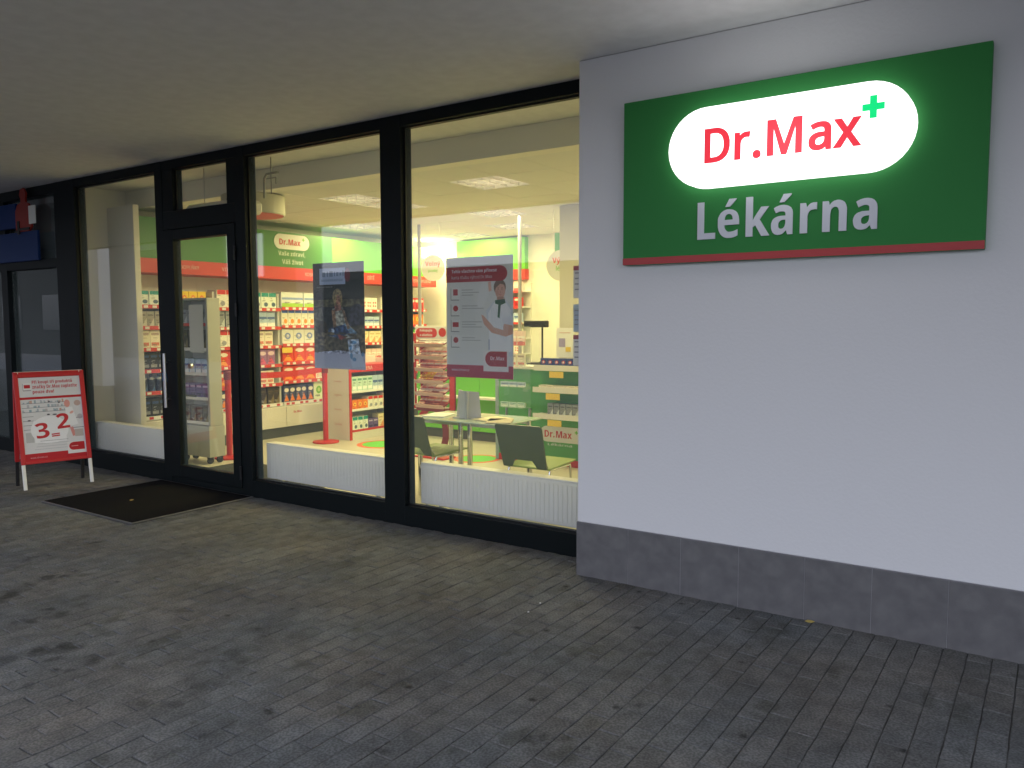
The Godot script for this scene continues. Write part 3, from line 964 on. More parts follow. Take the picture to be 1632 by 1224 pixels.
func shelving() -> void:
	# [kind, how many, width, height] in each bay, lowest shelf first
	var stock := [
		[[[24, 3, .10, .20], [11, 4, .08, .19]], [[11, 4, .09, .20], [24, 3, .11, .17]], [[24, 3, .1, .19], [21, 4, .1, .14]], [[17, 4, .12, .20], [7, 4, .09, .15]], [[7, 5, .09, .17], [13, 3, .12, .19]], [[15, 3, .12, .16], [16, 4, .11, .17]]],
		[[[10, 3, .12, .21], [12, 4, .1, .22]], [[3, 4, .15, .19], [17, 3, .11, .17]], [[3, 3, .15, .20], [26, 4, .13, .20]], [[22, 4, .14, .20], [17, 3, .13, .19]], [[21, 3, .11, .20], [25, 4, .13, .20]], [[22, 4, .13, .22], [15, 3, .12, .20]]],
		[[[10, 5, .10, .22], [9, 2, .19, .25]], [[3, 3, .19, .20], [6, 5, .075, .10]], [[3, 3, .19, .215], [7, 7, .055, .13]], [[2, 3, .19, .20], [4, 3, .11, .17]], [[1, 5, .11, .225], [5, 6, .07, .12]], [[0, 3, .19, .20], [4, 4, .1, .14]]],
		[[[9, 2, .16, .25], [8, 4, .09, .22], [18, 3, .1, .21]], [[6, 6, .07, .11], [16, 4, .09, .15]], [[7, 7, .06, .14], [13, 4, .11, .15]], [[15, 5, .07, .10], [4, 4, .13, .17]], [[5, 5, .09, .12], [25, 3, .12, .14]], [[13, 4, .12, .17], [6, 4, .11, .18]]],
		[[[23, 4, .11, .2], [18, 5, .1, .2]], [[16, 4, .11, .16], [14, 4, .11, .18]], [[25, 5, .09, .17], [22, 4, .1, .17]], [[14, 5, .09, .17], [18, 4, .12, .17]], [[16, 4, .12, .17], [23, 4, .1, .16]], [[18, 4, .12, .18], [14, 4, .1, .18]]],
	]
	var seen := [[-1.02, -.62], [-2.05, -1.45], [-3.35, -2.05], [-4.75, -4.0], [-5.7, -4.75]]
	var tag_mesh := mb()
	box(tag_mesh, Vector3(), Vector3(.002, .030, .052))
	tag_mesh.generate_normals()
	var tm := tag_mesh.commit()
	for b in 5:
		var z0 := -.67 - b * 1.0 if b else -.645
		var z1 := -1.67 - b * 1.0
		var t := thing("shelving_bay", "white medicine shelving bay with red price strips, " + BAY_WORDS[b], "shelving", Vector3.ZERO, 0, "shelving bays along the left wall")
		one_box("plinth", Vector3(-6.69, .0, z1), Vector3(-6.24, .135, z0), M.plinth_in, t)
		one_box("drawer", Vector3(-6.69, .138, z1 + .003), Vector3(-6.20, .412, z0 - .003), M.cream, t, .004)
		one_box("back_panel", Vector3(-6.69, .415, z1 + .001), Vector3(-6.665, 2.12, z0 - .001), M.cream, t)
		for z in [z0 - .016, z1 + .001]:
			one_box("upright", Vector3(-6.664, .415, z), Vector3(-6.32, 1.93, z + .015), M.white, t)
		if b in [1, 2, 3]:
			write(t, "Dr.Max", M.red_ink, Vector3(-6.1995, .315, z0 - .12), .14, 0, Basis(Vector3.UP, PI / 2), -1.0, .001)
		for r in 6:
			var y: float = ROW_Y[r]
			var dz := 0.0 if b % 2 or r == 0 else .018
			y += dz
			var sh := one_box("shelf", Vector3(-6.66, y - .022, z1 + .017), Vector3(-6.262, y - .002, z0 - .017), M.white, t)
			var strip := one_box("price_strip", Vector3(-6.261, y - .042, z1 + .010), Vector3(-6.255, y + .002, z0 - .010), M.white_ink if r == 0 else M.red_fascia, t)
			strip.name = "price_strip"
			var zz := z0 - .06 - rng.randf() * .05
			while zz > z1 + .05:
				var g: MeshInstance3D = hang("price_tag", tm, M.red_ink if r == 0 else M.paper, strip)
				g.position = Vector3(-6.2535, y - .020 + rng.randf_range(-.003, .003), zz)
				zz -= rng.randf_range(.085, .17)
			# the goods, front edge near the strip
			var z := z0 - .03
			var runs = stock[b][r]
			var total := 0.0
			for q in runs:
				total += q[1] * (q[2] + .006)
			var gap: float = maxf(0.0, (absf(z1 - z0) - .06 - total) / runs.size()) * .5
			var hidden := mb()
			var any := false
			for q in runs:
				for i in int(q[1]) * 2:
					if i >= q[1] and (q != runs[-1] or z - q[2] < z1 + .03):
						break
					if z - q[2] < z1 + .02:
						break
					var at := Vector3(-6.285 - rng.randf() * .02, y, z - q[2] * .5)
					var view := false
					for s in seen:
						if at.z - q[2] * .5 < s[1] and at.z + q[2] * .5 > s[0]:
							view = true
					var dd: float = minf(.2, q[3])
					if view:
						pack(q[0], q[2], q[3], dd, at, PI / 2, ROW_WORDS[r] + " " + BAY_WORDS[b], NTH[i] + " from window")
						any = any
					else:
						pack_into(hidden, q[0], q[2], q[3], dd, Transform3D(Basis(Vector3.UP, PI / 2), at))
						any = true
					z -= q[2] + .006
				z -= gap
			if any:
				put("shelf_goods", hidden, atlas, t).set_meta("kind", "stuff")
	# a yellow offer flag clipped to a strip
	var y := one_box("offer_flag", Vector3(-6.25, 1.135, -2.83), Vector3(-6.246, 1.205, -2.66), M.yellow)
	tag(y, "yellow offer flag clipped below a shelf strip left of the middle poster", "price flag")

func fascia() -> void:
	var f := thing("canopy_board", "green and red lettered canopy board above the wall shelving", "canopy board", Vector3.ZERO)
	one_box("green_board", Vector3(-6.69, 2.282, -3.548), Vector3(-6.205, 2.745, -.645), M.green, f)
	one_box("lit_tone_board", Vector3(-6.69, 2.282, -5.68), Vector3(-6.203, 2.745, -3.55), M.lime, f)  # lime colour stands in for the stronger light on this far stretch
	one_box("red_band", Vector3(-6.69, 2.12, -5.85), Vector3(-6.200, 2.281, -.645), M.red_fascia, f)
	var turn := Basis(Vector3.UP, PI / 2)
	var st := mb()
	prism(st, pill(.60, .20, 12), .006, Transform3D(turn, Vector3(-6.1985, 2.62, -2.83)))
	put("pill_badge", st, M.white, f)
	write(f, "Dr.Max", M.red_ink, Vector3(-6.1975, 2.578, -2.615), .36, 0, turn, -1.0, .0012)
	st = mb()
	box(st, Vector3(-6.197, 2.665, -3.025), Vector3(.002, .012, .045))
	box(st, Vector3(-6.1966, 2.665, -3.025), Vector3(.002, .045, .012))
	put("plus_mark", st, M.lime, f)
	write(f, "Vaše zdraví,", pm(.60, .66, .55, .5), Vector3(-6.2045, 2.425, -2.60), .46, 0, turn, -1.0, .0012)
	write(f, "Váš život", pm(.60, .66, .55, .5), Vector3(-6.2045, 2.325, -2.66), .36, 0, turn, -1.0, .0012)
	for q in [[-1.15, "DOPLŇKY"], [-1.72, "VITAMINY"], [-3.05, "KOSMETIKA"], [-4.25, "DÍTĚ"], [-5.25, "ÚSTNÍ HYGIENA"]]:
		write(f, q[1], pm(.75, .5, .48, .5), Vector3(-6.1995, 2.18, q[0]), .036 * q[1].length(), 0, turn, -1.0, .0012, regular)
	# the same boards on the back wall
	var g := thing("back_canopy_board", "green and red board high on the back wall", "canopy board", Vector3.ZERO)
	one_box("green_board", Vector3(-5.80, 2.36, -5.999), Vector3(-4.47, 2.85, -5.90), M.lime, g)
	one_box("red_band", Vector3(-5.30, 2.20, -5.999), Vector3(-4.46, 2.358, -5.89), M.red_fascia, g)
	var wl := thing("wall_lamp", "glowing white strip lamp high on the back wall", "wall lamp", Vector3(-6.2, 2.72, -5.80))
	one_box("lamp_cover", Vector3(-.30, -.06, -.05), Vector3(.34, .06, .05), glow(1.0, .93, .74, 1.2), wl, .02)
	one_box("bracket", Vector3(-.05, -.03, -.19), Vector3(.05, .03, -.052), M.white, wl)
	var a := OmniLight3D.new()
	a.name = "lamp_light"
	a.light_energy = .3
	a.light_size = .1
	a.light_color = LAMP_COLOR
	a.omni_range = 8.0
	a.omni_attenuation = 2.0
	a.shadow_enabled = true
	a.position = Vector3(.05, -.05, .16)
	wl.add_child(a)
	# shelving against the back wall
	var b := thing("back_shelving", "white shelving of small cartons on the back wall right of the nurse poster", "shelving", Vector3.ZERO)
	one_box("back_panel", Vector3(-5.60, .3, -5.998), Vector3(-4.40, 2.15, -5.97), M.cream, b)
	for r in 6:
		one_box("shelf", Vector3(-5.60, .8 + r * .24, -5.969), Vector3(-4.40, .818 + r * .24, -5.72), M.white, b)
		one_box("price_strip", Vector3(-5.60, .785 + r * .24, -5.719), Vector3(-4.40, .819 + r * .24, -5.713), M.red_fascia, b)
		for i in 8:
			pack([13, 22, 6, 17, 25, 14][(r + i / 4) % 6], .10, .14, .12, Vector3(-5.3 + i * .112, .82 + r * .24, -5.735), 0, "%s back wall shelf" % ["lowest", "second", "third", "fourth", "fifth", "top"][r], NTH[i] + " from left")

func left_things() -> void:
	# queue posts and their belt
	for q in [[Vector3(-5.37, 0, -2.60), "red queue post with round base left of the middle poster"], [Vector3(-5.40, 0, -1.17), "red queue post with round base behind the glass door"]]:
		var p := thing("queue_post", q[1], "queue post", q[0], 0, "red queue posts")
		var st := mb()
		lathe(st, [Vector2(0, 0), Vector2(.165, 0), Vector2(.17, .008), Vector2(.165, .02), Vector2(.04, .034), Vector2(.0, .034)], Transform3D(), 32)
		put("base", st, M.red, p)
		st = mb()
		tube(st, Vector3(0, .034, 0), Vector3(0, .90, 0), .034, 18)
		put("pole", st, M.red, p)
		st = mb()
		lathe(st, [Vector2(0, .90), Vector2(.044, .90), Vector2(.044, .985), Vector2(.036, .995), Vector2(0, .995)], Transform3D(), 18)
		put("head", st, M.dark_red, p)
	var st := mb()
	for i in 10:
		var f := i / 10.0
		var g := (i + 1) / 10.0
		var a := Vector3(-5.40, .945 - .03 * sin(PI * f), -1.22).lerp(Vector3(-5.37, .945 - .03 * sin(PI * f), -2.55), f)
		var b := Vector3(-5.40, .945 - .03 * sin(PI * g), -1.22).lerp(Vector3(-5.37, .945 - .03 * sin(PI * g), -2.55), g)
		for x in [-.001, .001]:
			var o := Vector3(x, 0, 0)
			var h := Vector3(0, .036, 0)
			poly(st, [a - h + o, b - h + o, b + h + o, a + h + o], Vector3(signf(x), 0, 0))
	tag(put("queue_belt", st, M.red), "red webbing belt stretched between the two red queue posts", "belt")
	# grey floor stand of shelves behind the door
	var r := thing("floor_stand", "grey shelf stand on castors just behind the glass door", "display stand", Vector3(-5.47, 0, -.87), .0)
	for x in [-.27, .235]:
		one_box("side_panel", Vector3(x, .42, -.08), Vector3(x + .035, 1.79, .08), M.gray_panel, r, .003)
	one_box("back_panel", Vector3(-.235, .42, -.08), Vector3(.235, 1.79, -.068), M.gray_panel, r)
	one_box("top_panel", Vector3(-.27, 1.7905, -.08), Vector3(.27, 1.815, .08), M.gray_panel, r, .003)
	one_box("base_box", Vector3(-.27, .075, -.10), Vector3(.27, .418, .10), M.gray_panel, r, .005)
	for i in 5:
		var y: float = .44 + i * .27
		one_box("shelf", Vector3(-.235, y, -.067), Vector3(.235, y + .018, .075), M.gray_panel, r)
		one_box("price_strip", Vector3(-.235, y - .012, .0755), Vector3(.235, y + .022, .0795), M.red_fascia if i == 4 else M.cream, r)
	for x in [-.22, .22]:
		for z in [-.06, .06]:
			st = mb()
			lathe(st, [Vector2(0, -.014), Vector2(.035, -.014), Vector2(.035, .014), Vector2(0, .014)], Transform3D(Basis(Vector3(0, 0, 1), PI / 2), Vector3(x, .036, z)), 14)
			box(st, Vector3(x, .068, z), Vector3(.05, .014, .05))
			put("castor", st, M.black, r)
	one_box("paper_notice", Vector3(-.05, 1.22, .081), Vector3(.20, 1.74, .083), pm(.62, .61, .57, .7), r)
	for i in 5:
		var spec = [[12, .09, .17], [8, .10, .15], [25, .1, .15], [12, .1, .2], [21, .1, .15]][i]
		for k in 4:
			var at := r.transform * Vector3(-.17 + k * .113, .459 + i * .27, .062)
			pack(spec[0], spec[1], spec[2], .10, at, 0, "%s shelf of the grey stand" % ["lowest", "second", "third", "fourth", "top"][i], NTH[k] + " from left")
	# radiators
	for q in [[-6.37, -4.93, "long white panel radiator behind the left window"], [-3.47, -2.00, "long white panel radiator behind the middle pane"], [-1.645, -.06, "ribbed white panel radiator behind the right pane by the table"]]:
		var h := thing("radiator", q[2], "radiator", Vector3((q[0] + q[1]) / 2, 0, -.20), 0, "white panel radiators along the window")
		var w: float = q[1] - q[0]
		one_box("front_panel", Vector3(-w / 2, .145, .035), Vector3(w / 2, .455, .047), M.enamel, h, .005)
		one_box("rear_panel", Vector3(-w / 2, .145, -.05), Vector3(w / 2, .455, -.038), M.enamel, h, .005)
		one_box("top_grille", Vector3(-w / 2 - .002, .4555, -.052), Vector3(w / 2 + .002, .468, .050), M.enamel, h, .003)
		for s in [-1, 1]:
			one_box("end_cover", Vector3(s * w / 2 - .004, .15, -.05), Vector3(s * w / 2 + .004, .4545, .048), M.enamel, h, .002)
		var n := int(w / .0366)
		var rib := mb()
		box(rib, Vector3(), Vector3(.017, .262, .0045 if q[0] > -2.0 else .0025), .0017)
		rib.generate_normals()
		var rm := rib.commit()
		for i in n:
			var o := hang("rib", rm, M.enamel, h)
			o.position = Vector3(-w / 2 + .02 + i * .0366, .30, .0495)
		for s in [-1, 1]:
			st = mb()
			span(st, Vector3(s * w * .4 - .025, 0, -.012), Vector3(s * w * .4 + .025, .012, .03))
			span(st, Vector3(s * w * .4 - .012, .012, -.012), Vector3(s * w * .4 + .012, .15, .012))
			put("foot", st, M.steel, h)
		st = mb()
		tube(st, Vector3(-w / 2 - .055, .42, -.02), Vector3(-w / 2, .42, -.02), .018, 12)
		put("valve", st, M.white, h)
		st = mb()
		tube(st, Vector3(w * .47, .0, .0), Vector3(w * .47, .145, .0), .009, 8)
		put("pipe", st, M.steel, h)
	# air curtain with its pipes above the door, and a round lamp
	var a := thing("air_heater", "white door heater hanging on rods above the shop door", "heater", Vector3(-4.35, 2.63, -.42))
	one_box("casing", Vector3(-.42, -.06, -.14), Vector3(.42, .07, .14), M.cream, a, .03)
	for x in [-.30, .30]:
		st = mb()
		tube(st, Vector3(x, .07, 0), Vector3(x, .44, 0), .005, 8)
		put("rod", st, M.steel, a)
	st = mb()
	path_tube(st, [Vector3(.12, .07, .05), Vector3(.14, .14, .05), Vector3(.20, .16, .05), Vector3(.21, .08, .05)], .008, 8)
	put("cable_loop", st, M.black, a)
	var p := thing("pipe_run", "thin grey pipes bent down from the bulkhead beside the door", "pipes", Vector3(-3.78, 2.86, -.45))
	for q in [[[Vector3(0, -.16, 0), Vector3(0, .02, 0), Vector3(.04, .06, 0), Vector3(.20, .06, 0)]], [[Vector3(.10, .205, 0), Vector3(.10, -.13, 0)]], [[Vector3(.06, .01, .02), Vector3(.19, .01, .02), Vector3(.19, -.05, .02)]]]:
		st = mb()
		path_tube(st, q[0], .011 if q[0].size() == 4 else .006, 8)
		put("pipe", st, pm(.3, .3, .28, .5), p)
	var d := thing("round_lamp", "round cream hanging shade with a red underside near the door", "hanging shade", Vector3(-4.62, 2.66, -.98))
	st = mb()
	lathe(st, [Vector2(.31, .0), Vector2(.32, .01), Vector2(.32, .19), Vector2(.31, .20), Vector2(0, .20)], Transform3D(), 40)
	put("shade", st, pm(.46, .44, .36, .8), d)
	st = mb()
	lathe(st, [Vector2(0, -.004), Vector2(.30, -.004), Vector2(.30, .006), Vector2(0, .006)], Transform3D(), 40)
	put("red_base", st, M.red_fascia, d)

func middle_things() -> void:
	# low white gondola with a red header
	var g := thing("gondola", "low white gondola with a red header, right of the red post", "gondola", Vector3(-5.22, 0, -2.90))
	one_box("end_panel", Vector3(-.42, .0, -.02), Vector3(-.005, 1.12, .02), M.cream, g, .003)
	one_box("back_panel", Vector3(-.42, .02, -.85), Vector3(-.36, 1.08, -.021), M.cream, g)
	one_box("far_panel", Vector3(-.36, .0, -.87), Vector3(.0, 1.05, -.851), M.cream, g)
	one_box("red_edge", Vector3(-.004, .0, -.02), Vector3(.006, 1.12, .022), M.red, g)
	one_box("header", Vector3(-.36, .89, -.85), Vector3(.004, .985, -.021), M.red, g)
	one_box("plinth", Vector3(-.36, .0, -.85), Vector3(.0, .105, -.021), M.cream, g)
	write(g, "ŽENA", pm(.8, .55, .5, .5), Vector3(.0045, .915, -.25), .16, 0, Basis(Vector3.UP, PI / 2), -1, .001, regular)
	for i in 5:
		write(g, ["Péče o tělo", "Kosmetika", "Hygiena", "Vitaminy", "Dr.Max"][i], pm(.62, .36, .33, .6), Vector3(-.21, .95 - i * .19, .0205), .13, 0, Basis(), 0, .001, regular)
	var rows := [.125, .40, .64]
	for r in 3:
		one_box("shelf", Vector3(-.36, rows[r] - .018, -.85), Vector3(-.005, rows[r], -.021), M.white, g)
		one_box("price_strip", Vector3(-.0048, rows[r] - .024, -.85), Vector3(.001, rows[r] + .006, -.021), M.red if r == 0 else M.white_ink, g)
	var fill := [[[15, 3, .09, .17], [8, 2, .09, .12], [4, 3, .1, .17]], [[23, 3, .09, .12], [22, 3, .09, .15], [13, 2, .1, .18]], [[27, 4, .09, .19], [25, 4, .09, .19]]]
	for r in 3:
		var z := -2.96
		for q in fill[r]:
			for i in q[1]:
				pack(q[0], q[2], q[3], .12, Vector3(-5.25, rows[r], z - q[2] / 2), PI / 2, "%s shelf of the low gondola" % ["bottom", "middle", "top"][r], NTH[i] + " from window")
				z -= q[2] + .007
	# red cardboard stand of sweets
	var s := thing("sweets_stand", "red card display stand with a white header and sloping shelves", "display stand", Vector3(-3.46, 0, -2.40), -.04)
	one_box("left_wing", Vector3(-.33, .56, -.03), Vector3(-.215, 1.42, .0), M.red, s, .002)
	one_box("wing_print", Vector3(-.325, 1.09, .0005), Vector3(-.22, 1.33, .0035), M.paper, s)
	one_box("wing_print", Vector3(-.325, .60, .0005), Vector3(-.22, .90, .0035), pm(.6, .68, .55, .6), s)
	one_box("wing_mark", Vector3(-.295, 1.12, .0037), Vector3(-.25, 1.16, .0052), M.red, s)
	one_box("wing_mark", Vector3(-.30, .76, .0037), Vector3(-.245, .85, .0052), pm(.25, .12, .06, .6), s)
	one_box("right_post", Vector3(.15, .55, -.20), Vector3(.232, 1.36, -.185), M.dark_red, s, .002)
	one_box("left_post", Vector3(-.232, .55, -.20), Vector3(-.15, 1.36, -.185), M.dark_red, s, .002)
	for x in [-.225, .216]:
		one_box("side_cheek", Vector3(x, .55, -.184), Vector3(x + .009, 1.34, -.10), M.red, s, .001)
	var st := mb()
	box(st, Vector3(.0, 1.425, -.05), Vector3(.50, .15, .012), .002)
	put("header_board", st, M.paper, s)
	st = mb()
	prism(st, pill(.32, .105, 10, Vector2(-.07, 1.425)), .002, Transform3D(Basis(), Vector3(0, 0, -.0418)))
	prism(st, disc(.055, .05, 20, Vector2(.17, 1.43)), .002, Transform3D(Basis(), Vector3(0, 0, -.0418)))
	put("header_badge", st, M.red_fascia, s)
	write(s, "Nakupujte", M.white_ink, Vector3(-.17, 1.43, -.0415), .19, 0, Basis(), -1, .001)
	write(s, "a ušetřete", M.white_ink, Vector3(-.17, 1.385, -.0415), .19, 0, Basis(), -1, .001)
	st = mb()
	var arc := PackedVector2Array()
	for i in 13:
		var f := PI * (.62 + .76 * i / 12.0)
		arc.append(Vector2(.02 + .27 * cos(f), .30 + .30 * sin(f)))
	for i in 13:
		var f := PI * (1.38 - .76 * i / 12.0)
		arc.append(Vector2(.02 + .19 * cos(f), .30 + .24 * sin(f)))
	prism(st, arc, .02, Transform3D(Basis(), Vector3(0, .0, -.03)))
	put("curved_leg", st, M.red, s)
	st = mb()
	prism(st, arc, .02, Transform3D(Basis(Vector3.UP, PI), Vector3(0, .0, -.055)))
	put("curved_leg", st, M.dark_red, s)
	one_box("foot_plate", Vector3(-.22, 0, -.2), Vector3(.22, .02, .02), M.red, s, .004)
	one_box("crossbar", Vector3(-.22, .535, -.20), Vector3(.22, .575, -.02), M.dark_red, s, .004)
	var tilt := Basis(Vector3(1, 0, 0), .38)
	for i in 6:
		var y: float = .635 + i * .138
		st = mb()
		box(st, Vector3(0, y, -.095), Vector3(.428, .012, .17), .002, tilt)
		put("sloping_shelf", st, M.dark_red, s)
		st = mb()
		box(st, Vector3(0, y - .04, .0), Vector3(.428, .045, .006), .001, tilt)
		put("price_strip", st, pm(.62, .42, .36, .6), s)
		for k in 4:
			var kind: int = [19, 13, 16 if k < 2 else 19, 19, 13, 22][i]
			var o := pack(kind, .098, .105, .018, Vector3(), 0, "front of %s shelf, red sweets stand" % ["lowest", "second", "third", "fourth", "fifth", "top"][i], NTH[k] + " from left")
			var lean := Basis(Vector3(1, 0, 0), -1.0 + rng.randf_range(-.08, .08))
			o.transform = s.transform * Transform3D(lean, Vector3(-.16 + k * .107, y - .03, -.02))
			var o2 := pack(kind, .098, .105, .018, Vector3(), 0, "back of %s shelf, red sweets stand" % ["lowest", "second", "third", "fourth", "fifth", "top"][i], NTH[k] + " from left")
			o2.transform = s.transform * Transform3D(lean, Vector3(-.16 + k * .107, y + .02, -.075))
	# two slim posts from counter to ceiling
	for q in [[-4.92, "slim steel post from counter to ceiling left of the nurse poster"], [-3.26, "slim steel post from counter to ceiling right of the nurse poster"]]:
		st = mb()
		tube(st, Vector3(q[0], .95, -3.95), Vector3(q[0], 2.872, -3.95), .024, 14)
		tag(put("steel_post", st, pm(.34, .33, .36, .45, .2)), q[1], "post", "slim steel posts on the counter")
	# round hanging signs
	for q in [[Vector3(-2.53, 2.21, -3.75), .185, "Výdej", "léků", "round white hanging sign with red lettering by the cream pier"], [Vector3(-4.55, 2.26, -3.8), .17, "Volný", "prodej", "round cream hanging sign with red lettering left of the nurse poster"]]:
		var h := thing("hanging_disc", q[4], "hanging sign", q[0], .25, "round signs hung from the shop ceiling")
		st = mb()
		prism(st, disc(q[1], q[1], 36), .02, Transform3D(Basis(), Vector3(0, 0, .01)))
		put("disc", st, M.white, h)
		write(h, q[2], pm(.75, .12, .06, .5), Vector3(0, .01, .0105), .22, 0, Basis(), 0, .001)
		write(h, q[3], M.lime, Vector3(0, -.06, .0105), .13, 0, Basis(), 0, .001, regular)
		for x in [-.1, .1]:
			st = mb()
			tube(st, Vector3(x, q[1] * .85, 0), Vector3(x, 2.872 - q[0].y, 0), .002, 6)
			put("wire", st, M.steel, h)
	tag(one_box("cream_pier", Vector3(-2.41, 0, -4.3), Vector3(-1.6, 2.872, -3.5), pm(.50, .48, .42, .8), self, .004), "cream pier behind the right end of the counter", "pier", "", "thing")
	var k := thing("small_sign", "small green sign with a white pill above the hanging disc", "sign", Vector3(-2.62, 2.50, -4.3), .2)
	one_box("board", Vector3(-.30, -.15, 0), Vector3(.28, .16, .02), M.green, k)
	st = mb()
	prism(st, pill(.40, .16, 10), .003, Transform3D(Basis(), Vector3(.04, .02, .0235)))
	put("pill_badge", st, M.white, k)
	write(k, "Dr.Max", M.red_ink, Vector3(.03, -.02, .0237), .27, 0, Basis(), 0, .001)
	for x in [-.2, .2]:
		st = mb()
		tube(st, Vector3(x, .16, .01), Vector3(x, .372, .01), .002, 6)
		put("wire", st, M.steel, k)

func ledge_goods(x0: float, x1: float, y: float, z: float, kind: int, w: float, h: float, where: String) -> void:
	var x := x0 + w / 2
	var n := 0
	while x < x1:
		pack(kind, w, h, .09, Vector3(x, y, z), 0, where, NTH[n] + " from left")
		x += w + .006
		n += 1

func counters() -> void:
	# lime counter at the back
	var a := thing("lime_counter", "long lime green counter with white ledges behind the glass table", "counter", Vector3(-3.65, 0, -4.2))
	one_box("plinth", Vector3(-1.15, 0, -.3), Vector3(.90, .12, .40), M.plinth_in, a)
	for i in 4:
		one_box("front_panel", Vector3(-1.18 + i * .525, .122, -.3), Vector3(-1.18 + (i + 1) * .525 - .004, .93, .42), M.lime, a, .003)
	one_box("worktop", Vector3(-1.22, .931, -.34), Vector3(.95, .97, .46), M.white, a, .004)
	one_box("ledge", Vector3(-1.18, .555, .421), Vector3(.92, .585, .56), M.white, a, .003)
	# nearer counter on the right
	var b := thing("green_counter", "green counter with stepped white ledges and a red foot, right edge", "counter", Vector3(-1.85, 0, -2.80))
	one_box("front_panel", Vector3(-.93, .075, -.5), Vector3(1.6, 1.03, -.0), pm(.085, .34, .075, .4), b, .003)
	one_box("end_panel", Vector3(-.975, .0, -.5), Vector3(-.931, 1.03, .004), pm(.30, .38, .45, .4), b, .003)
	one_box("red_foot", Vector3(-.93, .0, -.5), Vector3(1.6, .0745, .003), M.red, b, .002)
	one_box("worktop", Vector3(-.99, 1.031, -.55), Vector3(1.62, 1.065, .03), M.white, b, .004)
	for y in [.845, .565]:
		one_box("ledge", Vector3(-.37, y - .02, .0005), Vector3(1.55, y, .16), M.white, b, .002)
		one_box("ledge_lip", Vector3(-.37, y - .045, .1605), Vector3(1.55, y + .012, .166), M.cream, b)
	one_box("ledge", Vector3(-.37, 1.066, -.02), Vector3(1.55, 1.08, .14), M.white, b, .002)
	one_box("ledge_lip", Vector3(-.37, 1.03, .1405), Vector3(1.55, 1.09, .146), M.cream, b)
	for q in [[-.10, .995, .15], [-.13, .765, .17], [-.11, .485, .17]]:
		one_box("offer_tag", Vector3(q[0] - .07, q[1] - .035, q[2]), Vector3(q[0] + .10, q[1] + .03, q[2] + .003), M.yellow, b)
	var st := mb()
	prism(st, pill(.56, .17, 12, Vector2(-.10, .34)), .004, Transform3D(Basis(), Vector3(0, 0, .0045)))
	put("pill_badge", st, M.white, b)
	write(b, "Dr.Max", M.red_ink, Vector3(-.32, .305, .005), .34, 0, Basis(), -1, .001)
	st = mb()
	box(st, Vector3(.075, .375, .0055), Vector3(.04, .012, .002))
	box(st, Vector3(.075, .375, .0058), Vector3(.012, .04, .002))
	put("plus_mark", st, M.lime, b)
	write(b, "Lékárna", M.white_ink, Vector3(-.28, .215, .0005), .30, .028, Basis(), -1, .001, regular)
	ledge_goods(-2.15, -1.55, 1.081, -2.68, 20, .075, .08, "top ledge of the green counter")
	ledge_goods(-2.16, -1.55, .846, -2.66, 17, .085, .03, "middle ledge of the green counter")
	ledge_goods(-2.05, -1.55, .566, -2.66, 21, .07, .12, "low ledge of the green counter")
	# clear leaflet tower at the end of the counter
	var c := thing("leaflet_tower", "clear tower of leaflet pockets at the left end of the green counter", "leaflet stand", Vector3(-2.42, 0, -2.62))
	one_box("back_sheet", Vector3(-.17, .62, -.02), Vector3(.17, 1.50, -.015), M.acrylic, c)
	for s in [-1, 1]:
		one_box("side_sheet", Vector3(s * .17 - .003, .62, -.014), Vector3(s * .17 + .003, 1.50, .13), M.acrylic, c)
		one_box("leg", Vector3(s * .15 - .012, .0, -.05), Vector3(s * .15 + .012, .62, -.026), M.steel, c)
	for i in 4:
		var y: float = .63 + i * .22
		one_box("pocket_floor", Vector3(-.165, y, -.012), Vector3(.165, y + .006, .125), M.acrylic, c)
		one_box("pocket_front", Vector3(-.165, y + .007, .12), Vector3(.165, y + .06, .125), M.acrylic, c)
		for k in 3:
			pack([27, 25, 17, 13][i], .10, [.05, .05, .13, .15][i], .02, Vector3(-2.42 - .108 + k * .108, y + .007, -2.55), 0, "%s pocket of the clear tower" % ["lowest", "second", "third", "top"][i], NTH[k] + " from left")
	# tills
	for q in [[Vector3(-4.55, .97, -4.05), "black till screen on the lime counter left of the nurse poster", .5], [Vector3(-2.47, 1.065, -3.1), "low black till screen on the green counter under the round sign", .1]]:
		var m := thing("till_screen", q[1], "screen", q[0], q[2])
		st = mb()
		box(st, Vector3(0, .455, 0), Vector3(.27, .075, .10), .008)
		put("case", st, M.black, m)
		st = mb()
		box(st, Vector3(.06, .23, -.03), Vector3(.018, .42, .018), .003)
		box(st, Vector3(0, .012, -.02), Vector3(.2, .024, .16), .006)
		put("stand", st, M.black, m)
	var e := thing("card_terminal", "low black card reader on the green counter beside the leaflet tower", "card reader", Vector3(-2.16, 1.065, -2.90), .1)
	one_box("case", Vector3(-.11, .0, -.07), Vector3(.11, .055, .07), M.black, e, .012)
	one_box("screen", Vector3(-.07, .0555, -.05), Vector3(.07, .057, .0), pm(.12, .14, .15, .2), e)
	var h := thing("offer_stand", "white upright card with a small picture on the green counter", "card stand", Vector3(-1.89, 1.081, -2.76), .05)
	one_box("card", Vector3(-.105, .09, 0), Vector3(.105, .40, .006), M.paper, h)
	one_box("picture", Vector3(-.075, .20, .0062), Vector3(.0, .29, .008), pm(.35, .30, .5, .6), h)
	one_box("price_mark", Vector3(.005, .15, .0062), Vector3(.065, .20, .008), M.yellow, h)
	one_box("heading", Vector3(-.07, .345, .0062), Vector3(.06, .352, .007), pm(.6, .3, .28, .6), h)
	one_box("foot", Vector3(-.10, .0, -.04), Vector3(.10, .012, .045), M.acrylic, h)
	one_box("stem", Vector3(-.02, .0125, -.003), Vector3(.02, .0895, .003), M.acrylic, h)
